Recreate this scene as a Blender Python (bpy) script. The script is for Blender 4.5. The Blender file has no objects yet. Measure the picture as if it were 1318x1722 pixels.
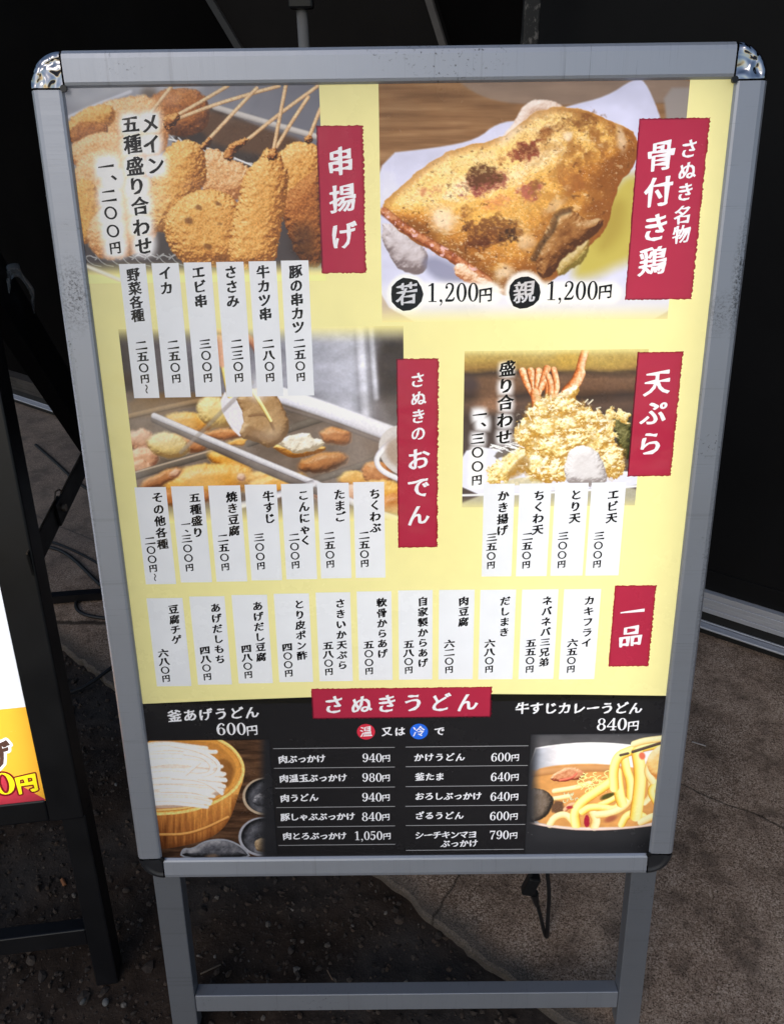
import bpy, bmesh, math, random
import numpy as np
from mathutils import Vector, Matrix, geometry

# ------------------------------------------------------------------ camera, sky, sun, exposure
scene = bpy.context.scene
COL = scene.collection
cam_data = bpy.data.cameras.new('camera'); cam = bpy.data.objects.new('camera', cam_data); COL.objects.link(cam)
cam.matrix_world = Matrix(((0.999927, 0.011609, 0.003246, -0.0098), (-0.003129, 0.510019, -0.860158, -0.8123), (-0.011641, 0.860085, 0.510018, 1.3619), (0, 0, 0, 1)))
cam_data.sensor_fit = 'VERTICAL'; cam_data.sensor_height = 24.0; cam_data.lens = 24.0 * 1277 / 1722
cam_data.clip_start = 0.01; cam_data.clip_end = 500
scene.camera = cam
SUN_EL, SUN_AZ = math.radians(38), math.radians(205)      # azimuth: clockwise from +Y; the open street is behind the camera
world = bpy.data.worlds.new('World'); scene.world = world; world.use_nodes = True
wn = world.node_tree; bg = wn.nodes['Background']
sky = wn.nodes.new('ShaderNodeTexSky'); sky.sky_type = 'NISHITA'; sky.sun_disc = False
sky.sun_elevation = SUN_EL; sky.sun_rotation = SUN_AZ; sky.air_density = 1.2; sky.dust_density = 1.2; sky.ozone_density = 1.0
wn.links.new(sky.outputs[0], bg.inputs[0]); bg.inputs[1].default_value = 0.098
sun_data = bpy.data.lights.new('sun', 'SUN'); sun_data.energy = 0.38; sun_data.angle = math.radians(30); sun_data.color = (1, .95, .88)
sun = bpy.data.objects.new('sun', sun_data); COL.objects.link(sun)
sdir = Vector((math.sin(SUN_AZ) * math.cos(SUN_EL), math.cos(SUN_AZ) * math.cos(SUN_EL), math.sin(SUN_EL)))
sun.rotation_euler = sdir.to_track_quat('Z', 'Y').to_euler(); sun.location = sdir * 6
vs = scene.view_settings; vs.view_transform = 'Standard'; vs.look = 'None'; vs.exposure = 0.0; vs.gamma = 1.0; vs.use_curve_mapping = False
random.seed(3)

# ------------------------------------------------------------------ helpers
def lin(c): 
    c = np.asarray(c, float) / 255.
    return np.where(c <= .04045, c / 12.92, ((c + .055) / 1.055) ** 2.4)
def tag(o, label=None, cat=None, group=None, kind=None):
    for k, v in (('label', label), ('category', cat), ('group', group), ('kind', kind)):
        if v: o[k] = v
    return o
def empty(name, loc=(0, 0, 0), mat=None):
    o = bpy.data.objects.new(name, None); COL.objects.link(o); o.empty_display_size = .05
    if mat is not None: o.matrix_world = mat
    else: o.location = loc
    return o
def link(name, me, mats, parent=None, smooth=False):
    for m in (mats if isinstance(mats, (list, tuple)) else [mats]): me.materials.append(m)
    o = bpy.data.objects.new(name, me); COL.objects.link(o); o.parent = parent
    if smooth: me.polygons.foreach_set('use_smooth', np.ones(len(me.polygons), bool))
    return o
def mesh(name, V, F, mats, parent=None, smooth=False, fm=None):
    me = bpy.data.meshes.new(name); me.from_pydata([tuple(v) for v in V], [], F)
    if fm is not None: me.polygons.foreach_set('material_index', np.array(fm, np.int32))
    return link(name, me, mats, parent, smooth)
class MB:
    """collects shapes into one mesh"""
    def __init__(s): s.V = []; s.F = []
    def add(s, V, F):
        n = len(s.V); s.V += [tuple(v) for v in V]; s.F += [[i + n for i in f] for f in F]; return s
    def box(s, a, b, bev=.0015, M=None):
        x0, y0, z0 = [min(p, q) for p, q in zip(a, b)]; x1, y1, z1 = [max(p, q) for p, q in zip(a, b)]
        bm = bmesh.new(); r = bmesh.ops.create_cube(bm, size=1)
        for v in bm.verts: v.co = Vector(((x0 + x1) / 2 + v.co.x * (x1 - x0), (y0 + y1) / 2 + v.co.y * (y1 - y0), (z0 + z1) / 2 + v.co.z * (z1 - z0)))
        if bev: bmesh.ops.bevel(bm, geom=bm.edges[:], offset=bev, segments=2, affect='EDGES', profile=.5)
        bm.verts.index_update(); V = [(M @ v.co) if M else v.co.copy() for v in bm.verts]; F = [[v.index for v in f.verts] for f in bm.faces]; bm.free()
        return s.add(V, F)
    def tube(s, pts, r, n=10, cap=True):
        P = [Vector(p) for p in pts]; rings = []; up = Vector((0, 0, 1)); rr = r if isinstance(r, (list, tuple)) else [r] * len(P)
        for i, p in enumerate(P):
            t = (P[min(i + 1, len(P) - 1)] - P[max(i - 1, 0)]).normalized(); a = t.cross(up if abs(t.dot(up)) < .95 else Vector((1, 0, 0))).normalized(); b = t.cross(a)
            rings.append([p + (a * math.cos(2 * math.pi * k / n) + b * math.sin(2 * math.pi * k / n)) * rr[i] for k in range(n)])
        V = [v for q in rings for v in q]; F = [[i * n + k, i * n + (k + 1) % n, (i + 1) * n + (k + 1) % n, (i + 1) * n + k] for i in range(len(P) - 1) for k in range(n)]
        if cap: F += [list(range(n))[::-1], [(len(P) - 1) * n + k for k in range(n)]]
        return s.add(V, F)
    def prism(s, prof, a, b, ea, eb):
        """2-D profile [(p, q)] swept from point a to point b; p along ea, q along eb"""
        a, b, ea, eb = map(Vector, (a, b, ea, eb)); n = len(prof)
        V = [a + ea * p + eb * q for p, q in prof] + [b + ea * p + eb * q for p, q in prof]
        F = [[k, (k + 1) % n, n + (k + 1) % n, n + k] for k in range(n)] + [list(range(n))[::-1], [n + k for k in range(n)]]
        return s.add(V, F)
    def build(s, name, mats, parent=None, smooth=False):
        o = mesh(name, s.V, s.F, mats, parent, smooth)
        bm = bmesh.new(); bm.from_mesh(o.data); bmesh.ops.recalc_face_normals(bm, faces=bm.faces[:]); bm.to_mesh(o.data); bm.free()
        return o
def smooth_path(pts, n=3):
    P = [Vector(p) for p in pts]
    for _ in range(n):
        Q = [P[0]]
        for a, b in zip(P, P[1:]): Q += [a * .75 + b * .25, a * .25 + b * .75]
        P = Q + [P[-1]]
    return P

# ------------------------------------------------------------------ materials
class NT:
    def __init__(s, name):
        s.m = bpy.data.materials.new(name); s.m.use_nodes = True; s.t = s.m.node_tree; s.p = s.t.nodes['Principled BSDF']; s.o = s.t.nodes['Material Output']
        s.c = None
    def n(s, typ, **kw):
        nd = s.t.nodes.new(typ)
        for k, v in kw.items():
            if k in nd.inputs: nd.inputs[k].default_value = v
            else: setattr(nd, k, v)
        return nd
    def l(s, a, b): s.t.links.new(a, b)
    def coord(s, scale=(1, 1, 1), kind='Object'):
        tc = s.n('ShaderNodeTexCoord'); mp = s.n('ShaderNodeMapping'); mp.inputs['Scale'].default_value = scale
        s.l(tc.outputs[kind], mp.inputs[0]); return mp.outputs[0]
    def noise(s, vec, scale, detail=6, rough=.55, dist=0.):
        nd = s.n('ShaderNodeTexNoise'); nd.inputs['Scale'].default_value = scale; nd.inputs['Detail'].default_value = detail; nd.inputs['Roughness'].default_value = rough; nd.inputs['Distortion'].default_value = dist
        s.l(vec, nd.inputs['Vector']); return nd.outputs[0]
    def ramp(s, fac, stops):
        nd = s.n('ShaderNodeValToRGB'); el = nd.color_ramp.elements
        while len(el) < len(stops): el.new(.5)
        for e, (p, c) in zip(el, stops): e.position = p; e.color = (*(c if hasattr(c, '__len__') else (c, c, c)), 1)
        s.l(fac, nd.inputs[0]); return nd.outputs[0]
    def mix(s, fac, a, b, mode='MIX'):
        nd = s.n('ShaderNodeMix', data_type='RGBA', blend_type=mode)
        for sock, v in ((nd.inputs[0], fac), (nd.inputs[6], a), (nd.inputs[7], b)):
            if isinstance(v, bpy.types.NodeSocket): s.l(v, sock)
            elif hasattr(v, '__len__'): sock.default_value = (*v, 1) if len(v) == 3 else v
            else: sock.default_value = v
        return nd.outputs[2]
    def math(s, op, a, b=0.):
        nd = s.n('ShaderNodeMath', operation=op)
        for sock, v in zip(nd.inputs, (a, b)):
            if isinstance(v, bpy.types.NodeSocket): s.l(v, sock)
            else: sock.default_value = v
        return nd.outputs[0]
    def bump(s, h, strength=.3, dist=.002):
        b = s.n('ShaderNodeBump'); b.inputs['Strength'].default_value = strength; b.inputs['Distance'].default_value = dist
        s.l(h, b.inputs['Height']); s.l(b.outputs[0], s.p.inputs['Normal']); return b.outputs[0]
    def set(s, **kw):
        for k, v in kw.items():
            k = k.replace('_', ' ')
            if isinstance(v, bpy.types.NodeSocket): s.l(v, s.p.inputs[k])
            elif hasattr(v, '__len__') and len(v) == 3: s.p.inputs[k].default_value = (*v, 1)
            else: s.p.inputs[k].default_value = v
        return s
def plain(name, col, rough=.5, metal=0., var=.12, scale=40, bump=0., spec=.5):
    t = NT(name); t.p.inputs['Specular IOR Level'].default_value = spec; v = t.coord(); n = t.noise(v, scale)
    c0 = np.array(col)
    t.set(Base_Color=t.ramp(n, [(.3, tuple(c0 * (1 - var))), (.7, tuple(c0 * (1 + var)))]), Metallic=metal)
    t.set(Roughness=t.ramp(t.noise(v, scale * .37), [(.3, max(.02, rough - .08)), (.7, min(1, rough + .08))]))
    if bump: t.bump(n, bump, .001)
    return t.m
def aluminium(name, axis, base=.42, dirt=.5, scuffs=()):
    """satin aluminium extrusion with fine cross scratches, stains and small black knocks"""
    t = NT(name); v = t.coord()
    sc = (3, 420, 60) if axis == 'y' else (420, 3, 60)
    t_s = t.coord(sc); streak = t.noise(t_s, 1.6, 3, .75)
    t_s2 = t.coord((2, 90, 20) if axis == 'y' else (90, 2, 20)); s2 = t.noise(t_s2, 1., 3, .6)
    big = t.noise(v, 7., 4); grit = t.noise(v, 230., 3, .7); zone = t.noise(v, 5.5, 3)
    c = t.ramp(streak, [(.26, (base * .58, base * .60, base * .66)), (.36, (base * .96, base, base * 1.11)), (1, (base * 1.02, base * 1.06, base * 1.17))])
    c = t.mix(t.math('MULTIPLY', t.ramp(s2, [(.30, 1), (.36, 0)]), .22), c, (base * .5, base * .5, base * .54))
    c = t.mix(t.math('MULTIPLY', t.ramp(big, [(.42, 0), (.7, 1)]), .2), c, (base * .8, base * .79, base * .8))
    spots = t.math('MULTIPLY', t.ramp(grit, [(.60, 0), (.68, 1)]), t.ramp(zone, [(.56, 0), (.66, 1)]))
    c = t.mix(t.math('MULTIPLY', spots, dirt), c, (.06, .055, .05))
    for (x, y), (rx, ry), k in scuffs:               # where other boards have knocked and rubbed it
        vm = t.n('ShaderNodeVectorMath', operation='DISTANCE'); mp = t.n('ShaderNodeMapping'); mp.inputs['Scale'].default_value = (1 / rx, 1 / ry, 0); t.l(v, mp.inputs[0]); t.l(mp.outputs[0], vm.inputs[0]); vm.inputs[1].default_value = (x / rx, y / ry, 0)
        ml = t.math('MULTIPLY', t.ramp(vm.outputs['Value'], [(.25, 1), (1., 0)]), t.ramp(t.noise(v, 330, 5, .75, .5), [(.47, 0), (.60, 1)]))
        c = t.mix(t.math('MULTIPLY', ml, k), c, (.05, .046, .042))
    t.set(Base_Color=c, Metallic=.55, Roughness=t.ramp(streak, [(.3, .42), (.6, .5)])); t.bump(streak, .12, .0006)
    return t.m
def ink(name, col=None, attr=False, gloss=True):
    """back-lit printed film: the ink colours both the light it reflects and the light that comes through it"""
    t = NT(name); t.t.nodes.remove(t.p)
    d = t.n('ShaderNodeBsdfDiffuse'); tr = t.n('ShaderNodeBsdfTranslucent'); mx = t.n('ShaderNodeMixShader'); mx.inputs[0].default_value = .55
    if attr:
        a = t.n('ShaderNodeAttribute', attribute_name='ink'); c = a.outputs['Color']
    else:
        v = t.coord(); n = t.noise(v, 26., 5); c0 = np.array(col)
        c = t.ramp(n, [(.25, tuple(c0 * .965)), (.75, tuple(np.minimum(c0 * 1.02, 1)))])
    t.l(c, d.inputs[0]); t.l(c, tr.inputs[0]); t.l(d.outputs[0], mx.inputs[1]); t.l(tr.outputs[0], mx.inputs[2])
    g = t.n('ShaderNodeBsdfGlossy'); t.l(t.ramp(t.noise(t.coord((1, 1, 1)), 5., 6, .7), [(.35, .10), (.65, .34)]), g.inputs['Roughness']); fr = t.n('ShaderNodeFresnel'); fr.inputs['IOR'].default_value = 1.5
    bp = t.n('ShaderNodeBump'); bp.inputs['Strength'].default_value = .5; bp.inputs['Distance'].default_value = .010
    t.l(t.noise(t.coord(), 9., 3), bp.inputs['Height']); t.l(bp.outputs[0], g.inputs['Normal'])
    m2 = t.n('ShaderNodeMixShader'); t.l(fr.outputs[0], m2.inputs[0]); t.l(mx.outputs[0], m2.inputs[1]); t.l(g.outputs[0], m2.inputs[2])
    t.l(m2.outputs[0], t.o.inputs[0]); return t.m

YEL = np.array((240., 229., 152.))
# ------------------------------------------------------------------ printed food pictures
# Each printed picture is painted in numpy onto the vertices of a fine flat mesh (printed ink colours).
def _hash(ix, iy, s):
    n = (ix.astype(np.int64) * 374761393 + iy.astype(np.int64) * 668265263 + s * 974634777) & 0xffffffff
    n = ((n ^ (n >> 13)) * 1274126177) & 0xffffffff
    return ((n ^ (n >> 16)) & 0xffff) / 65535.0
def vnoise(x, y, s=0):
    ix = np.floor(x); iy = np.floor(y); fx = x - ix; fy = y - iy
    fx = fx * fx * (3 - 2 * fx); fy = fy * fy * (3 - 2 * fy)
    a = _hash(ix, iy, s); b = _hash(ix + 1, iy, s); c = _hash(ix, iy + 1, s); d = _hash(ix + 1, iy + 1, s)
    return (a + (b - a) * fx) * (1 - fy) + (c + (d - c) * fx) * fy
def fbm(x, y, s=0, o=4):
    t = 0; a = .5; n = 0
    for k in range(o):
        t = t + a * vnoise(x, y, s + 17 * k); n += a; a *= .55; x = x * 2.03 + 3.1; y = y * 2.03 + 1.7
    return t / n
def sstep(a, b, x):
    t = np.clip((x - a) / (b - a), 0, 1); return t * t * (3 - 2 * t)
def blur(h, n):
    for ax in (0, 1, 0, 1):
        q = np.pad(h, [(n + 1, n) if k == ax else (0, 0) for k in (0, 1)], 'edge').cumsum(ax)
        h = (np.take(q, range(2 * n + 1, q.shape[ax]), ax) - np.take(q, range(0, q.shape[ax] - 2 * n - 1), ax)) / (2 * n + 1)
    return h
def ramp(t, stops):
    ts = [s[0] for s in stops]
    return np.stack([np.interp(t, ts, [s[1][k] for s in stops]) for k in range(3)], -1)
def chaikin(p, n=2, closed=True):
    p = np.array(p, float)
    for _ in range(n):
        q = np.roll(p, -1, 0) if closed else p[1:]
        a = p if closed else p[:-1]
        r = np.empty((2 * len(a), 2)); r[0::2] = .75 * a + .25 * q; r[1::2] = .25 * a + .75 * q
        p = r if closed else np.vstack([p[:1], r, p[-1:]])
    return p
class Art:
    def __init__(s, X, Y, px):
        s.X, s.Y, s.px = X, Y, px                       # px = spacing of the grid in art units
        s.C = np.zeros(X.shape + (3,))
    def sdf(s, poly, smooth=2, warp=0, wf=.03, seed=0):  # positive inside
        p = chaikin(poly, smooth); X, Y = s.X, s.Y
        if warp:
            X = X + warp * (fbm(s.X * wf, s.Y * wf, seed + 5, 3) - .5) * 2; Y = Y + warp * (fbm(s.X * wf, s.Y * wf, seed + 9, 3) - .5) * 2
        d = np.full(X.shape, 1e9); ins = np.zeros(X.shape, bool)
        for (ax, ay), (bx, by) in zip(p, np.roll(p, -1, 0)):
            ex, ey = bx - ax, by - ay; L = ex * ex + ey * ey + 1e-9
            t = np.clip(((X - ax) * ex + (Y - ay) * ey) / L, 0, 1)
            d = np.minimum(d, (X - ax - t * ex) ** 2 + (Y - ay - t * ey) ** 2)
            c = ((ay > Y) != (by > Y)); ins ^= c & (X < ax + (Y - ay) / (ey if abs(ey) > 1e-9 else 1e-9) * ex)
        d = np.sqrt(d); return np.where(ins, d, -d)
    def ell(s, cx, cy, rx, ry, ang=0, warp=0, wf=.03, seed=0):
        a = np.radians(ang); X, Y = s.X, s.Y
        if warp:
            X = X + warp * (fbm(s.X * wf, s.Y * wf, seed + 5, 3) - .5) * 2; Y = Y + warp * (fbm(s.X * wf, s.Y * wf, seed + 9, 3) - .5) * 2
        x = (X - cx) * np.cos(a) + (Y - cy) * np.sin(a); y = -(X - cx) * np.sin(a) + (Y - cy) * np.cos(a)
        return (1 - np.sqrt((x / rx) ** 2 + (y / ry) ** 2)) * min(rx, ry)
    def mix(s, m, col):
        m = np.clip(m, 0, 1)[..., None]; col = np.asarray(col, float)
        if col.ndim == 1: col = col / 255.
        s.C = s.C * (1 - m) + col * m
    def fill(s, d, col, soft=2., op=1.): s.mix(sstep(-soft, soft, d) * op, col)
    def lump(s, d, r, stops, tex=.3, tf=.06, seed=0, soft=2., light=(-.35, -.75), bump=1., con=1., gloss=0., tight=40, lowf=.3, soften=0):
        """a rounded body: height from the inside distance, lit like a studio shot"""
        q = np.clip(d / r, 0, 1); h = np.sqrt(np.clip(1 - (1 - q) ** 2, 0, 1)) * r
        if soften: h = blur(h, soften)
        n = fbm(s.X * tf, s.Y * tf, seed, 5)
        h = h + (n - .5) * bump * 7 + (fbm(s.X * tf * lowf, s.Y * tf * lowf, seed + 3, 2) - .5) * bump * 18 * (.3 / lowf)
        gy, gx = np.gradient(h, s.px)
        gy = -gy if s.Y[0, 0] > s.Y[-1, 0] else gy
        nz = 1 / np.sqrt(1 + gx * gx + gy * gy); lz = .6
        L = np.clip((-(-gx) * 0 + (-gx * light[0] - gy * light[1]) * nz + lz * nz), 0, 1.3)
        t = np.clip(.5 + (L - .55) * con + (n - .5) * tex, 0, 1)
        s.mix(sstep(-soft, soft, d), ramp(t, [(a, np.array(c) / 255.) for a, c in stops]))
        if gloss:
            hx, hy, hz = light[0] * .5, light[1] * .5, .86; q = np.sqrt(hx * hx + hy * hy + hz * hz)
            sp = np.clip((-gx * hx - gy * hy + hz) * nz / q, 0, 1) ** tight
            s.mix(sp * gloss * sstep(2, 26, d), (255, 244, 222))
    def tube(s, pts, w, stops, soft=1.5, smooth=2, side=.35, wend=None, op=1., tex=0.):
        p = chaikin(pts, smooth, False) if smooth and len(pts) > 2 else np.array(pts, float)
        best = np.full(s.X.shape, 1e9); sg = np.zeros(s.X.shape); ww = np.full(s.X.shape, float(w)); n = len(p) - 1
        for k in range(n):
            (ax, ay), (bx, by) = p[k], p[k + 1]; ex, ey = bx - ax, by - ay; L = ex * ex + ey * ey + 1e-9
            t = np.clip(((s.X - ax) * ex + (s.Y - ay) * ey) / L, 0, 1)
            dx, dy = s.X - ax - t * ex, s.Y - ay - t * ey; d = np.hypot(dx, dy); m = d < best
            best = np.where(m, d, best); sg = np.where(m, (ex * dy - ey * dx) / np.sqrt(L), sg)
            if wend is not None: ww = np.where(m, w + (wend - w) * (k + t) / n, ww)
        e = np.clip(sg / ww, -1, 1); t = np.clip(np.sqrt(1 - e * e) * .75 + side * -e + .1, 0, 1)
        if tex: t = np.clip(t + tex * (fbm(s.X * .08, s.Y * .08, 4, 3) - .5), 0, 1)
        s.mix(sstep(-soft, soft, ww - best) * op, ramp(t, [(a, np.array(c) / 255.) for a, c in stops]))
    def halo(s, pts, r=26, soft=22):
        m = np.zeros(s.X.shape)
        for x, y in pts: m = np.maximum(m, sstep(r + soft, r * .7, np.maximum(abs(s.X - x), abs(s.Y - y)) * .5 + .5 * np.hypot(s.X - x, s.Y - y)))
        s.mix(m * .93, (246, 246, 250))
    def mist(s, sx, sy, amp, seed=0):
        s.C = s.C * (1 + amp * (fbm(s.X * sx, s.Y * sy, seed, 4) - .5))[..., None]

FRY = [(0, (104, 60, 26)), (.25, (168, 106, 48)), (.5, (214, 156, 80)), (.75, (234, 190, 120)), (1, (250, 230, 184))]
FRYP = [(0, (138, 84, 48)), (.3, (190, 128, 76)), (.55, (220, 172, 118)), (.8, (238, 208, 168)), (1, (250, 234, 210))]
FRYD = [(0, (56, 30, 16)), (.3, (116, 64, 30)), (.6, (176, 108, 52)), (1, (224, 172, 104))]
WOODS = [(0, (128, 90, 58)), (.5, (196, 152, 106)), (1, (236, 206, 166))]
def art_skewers(a):
    X, Y = a.X, a.Y
    a.C[:] = ramp(sstep(300, 1300, X), [(0, np.array((150, 150, 158)) / 255), (1, np.array((112, 112, 122)) / 255)])
    a.fill(a.sdf([(0, 150), (320, 50), (700, 60), (700, 0), (0, 0)]), (168, 170, 178), 30)
    a.tube([(20, 190), (180, 120), (340, 60)], 12, [(0, (150, 150, 160)), (1, (205, 206, 215))], 10)
    a.fill(a.sdf([(400, 40), (470, 40), (480, 110), (400, 110)]), (92, 78, 70), 30)
    a.fill(a.sdf([(560, 260), (700, 120), (800, 150), (1300, 400), (1300, 520), (900, 520), (560, 420)], 1), (58, 48, 44), 12)
    a.fill(a.sdf([(700, 140), (800, 170), (1300, 340), (1300, 420), (950, 380), (700, 300)], 1), (92, 66, 48), 22)
    a.tube([(770, 140), (1000, 210), (1310, 300)], 16, [(0, (120, 112, 108)), (1, (206, 200, 196))], 6)
    for k in range(10):
        x0 = 540 + 46 * k; a.tube([(x0, 275 + 18 * k), (x0 + 50, 330 + 12 * k)], 4, [(0, (120, 120, 122)), (1, (215, 215, 218))], 3)
    a.tube([(540, 300), (760, 350), (980, 445)], 5, [(0, (150, 150, 150)), (1, (225, 225, 228))], 3)
    a.fill(a.sdf([(60, 800), (560, 640), (1320, 640), (1320, 1030), (60, 1030)], 1), (74, 66, 66), 30)
    for k in range(9):
        x0 = 110 + 62 * k
        a.tube([(x0, 905), (x0 + 30, 880), (x0 + 62, 900), (x0 + 95, 878)], 3.4, [(0, (90, 88, 88)), (1, (186, 184, 184))], 2.5)
        a.tube([(x0, 880), (x0 + 40, 930), (x0 + 90, 940)], 3, [(0, (80, 78, 78)), (1, (160, 158, 158))], 2.5)
    for k, (p, r, st) in enumerate([
            ([(440, 90), (560, 50), (690, 60), (740, 170), (700, 260), (560, 280), (470, 200)], 90, FRYD),
            ([(150, 140), (330, 90), (460, 90), (520, 200), (530, 330), (420, 420), (220, 330)], 90, FRYP),
            ([(30, 200), (170, 130), (262, 140), (240, 230), (110, 290), (40, 300)], 60, FRY),
            ([(40, 250), (130, 215), (230, 235), (190, 290), (60, 330)], 34, FRYD),
            ([(45, 330), (210, 260), (340, 300), (380, 420), (230, 470), (60, 430)], 70, FRYP),
            ([(60, 400), (260, 340), (430, 440), (400, 640), (230, 700), (90, 660)], 90, FRYP),
            ([(70, 500), (160, 520), (200, 650), (150, 800), (95, 820)], 60, FRY),
            ([(130, 740), (260, 600), (430, 480), (500, 560), (500, 740), (400, 860), (240, 900), (160, 860)], 110, FRYP)]):
        a.lump(a.sdf(p, 2, 9, .05, k) + 14, r, st, .4, .11, 10 + k, 7, (-.3, -.6), .4, .6)
    for k, (p, r, st) in enumerate([
            ([(690, 400), (760, 350), (850, 410), (950, 460), (960, 540), (860, 610), (720, 580)], 80, FRYP),
            ([(470, 480), (530, 345), (630, 305), (705, 350), (722, 500), (650, 640), (500, 780), (430, 700)], 120, FRY),
            ([(545, 660), (680, 555), (830, 580), (910, 660), (900, 870), (840, 935), (640, 935), (555, 850), (525, 745)], 120, FRY)]):
        a.lump(a.sdf(p, 2, 12, .06, k) + 13, r, st, .45, .14, 40 + k, 3, (-.3, -.65), .42, .7)
    for x, y, rx, ry in ((640, 710, 30, 24), (690, 645, 26, 17), (788, 628, 30, 16), (735, 842, 34, 20), (800, 730, 18, 14)):
        a.mix(sstep(0, 14, a.ell(x, y, rx, ry, 20, 8, .06)) * .6, (84, 44, 20))
    a.lump(a.sdf([(1080, 400), (1180, 315), (1300, 350), (1300, 520), (1200, 600), (1120, 660), (1080, 520)], 2, 10, .06, 3) + 14, 90, FRY, .45, .14, 61, 3, (-.3, -.65), .42, .7)
    a.lump(a.sdf([(1110, 620), (1230, 500), (1320, 450), (1330, 960), (1200, 920), (1130, 700)], 2, 9, .06, 4) + 12, 80, FRYD, .5, .14, 62, 3, (-.3, -.65), .42, .7)
    a.mix(sstep(0, 90, a.sdf([(1110, 680), (1320, 700), (1330, 960), (1120, 950)], 1)) * .55, (38, 22, 14))
    a.lump(a.sdf([(1040, 350), (1100, 400), (1135, 500), (1115, 650), (1085, 800), (1060, 950), (845, 950), (860, 760), (900, 620), (930, 480), (1000, 415)], 2, 12, .06, 8) + 12, 100, FRY, .45, .14, 70, 3, (-.3, -.65), .42, .7)
    for pts, w in (([(545, 38), (450, 160)], 9.5), ([(832, 33), (700, 110), (590, 172)], 9.5), ([(1090, 35), (940, 75), (740, 135), (585, 195)], 9.5), ([(978, 45), (860, 170), (735, 305)], 9.5),
                   ([(1284, 38), (1100, 170), (925, 312)], 9.5), ([(1238, 92), (1160, 210), (1082, 340)], 9.5), ([(1126, 28), (1090, 220), (1064, 365)], 9.5), ([(1300, 150), (1240, 305)], 9.5)):
        a.tube(pts, w, WOODS, 2.5, 2, -.3, tex=.35)
    for p in ([(505, 190), (560, 165), (600, 170), (585, 215), (540, 260), (510, 240)], [(690, 345), (740, 285), (765, 300), (740, 345), (705, 360)], [(800, 390), (850, 320), (935, 290), (945, 310), (880, 360), (850, 420)],
              [(1030, 380), (1056, 345), (1086, 350), (1090, 400), (1040, 420)], [(1212, 320), (1232, 280), (1262, 290), (1258, 330)]):
        a.lump(a.sdf(p, 2, 9, .1, 5), 26, FRYD, .7, .1, 81, 3)
    n = fbm(X * .2, Y * .2, 90, 3); a.C = a.C * (1 + .26 * (n - .5) * sstep(0, .25, a.C[..., 0] - a.C[..., 2]))[..., None]
    a.mix(sstep(260, 60, np.hypot(X - 330, (Y - 560) * .62)) * .5, (240, 224, 206))
    a.halo([(438, 215), (445, 325), (470, 430), (348, 222), (360, 328), (370, 435), (378, 540), (394, 630), (402, 735), (416, 830), (225, 440), (255, 495), (240, 590), (248, 676), (260, 760), (272, 840)], 44, 44)
    a.mix(sstep(905, 1000, Y), YEL)
    a.tube([(110, 930), (300, 1010)], 10, [(0, (200, 190, 170)), (1, (230, 222, 205))], 8)

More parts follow.
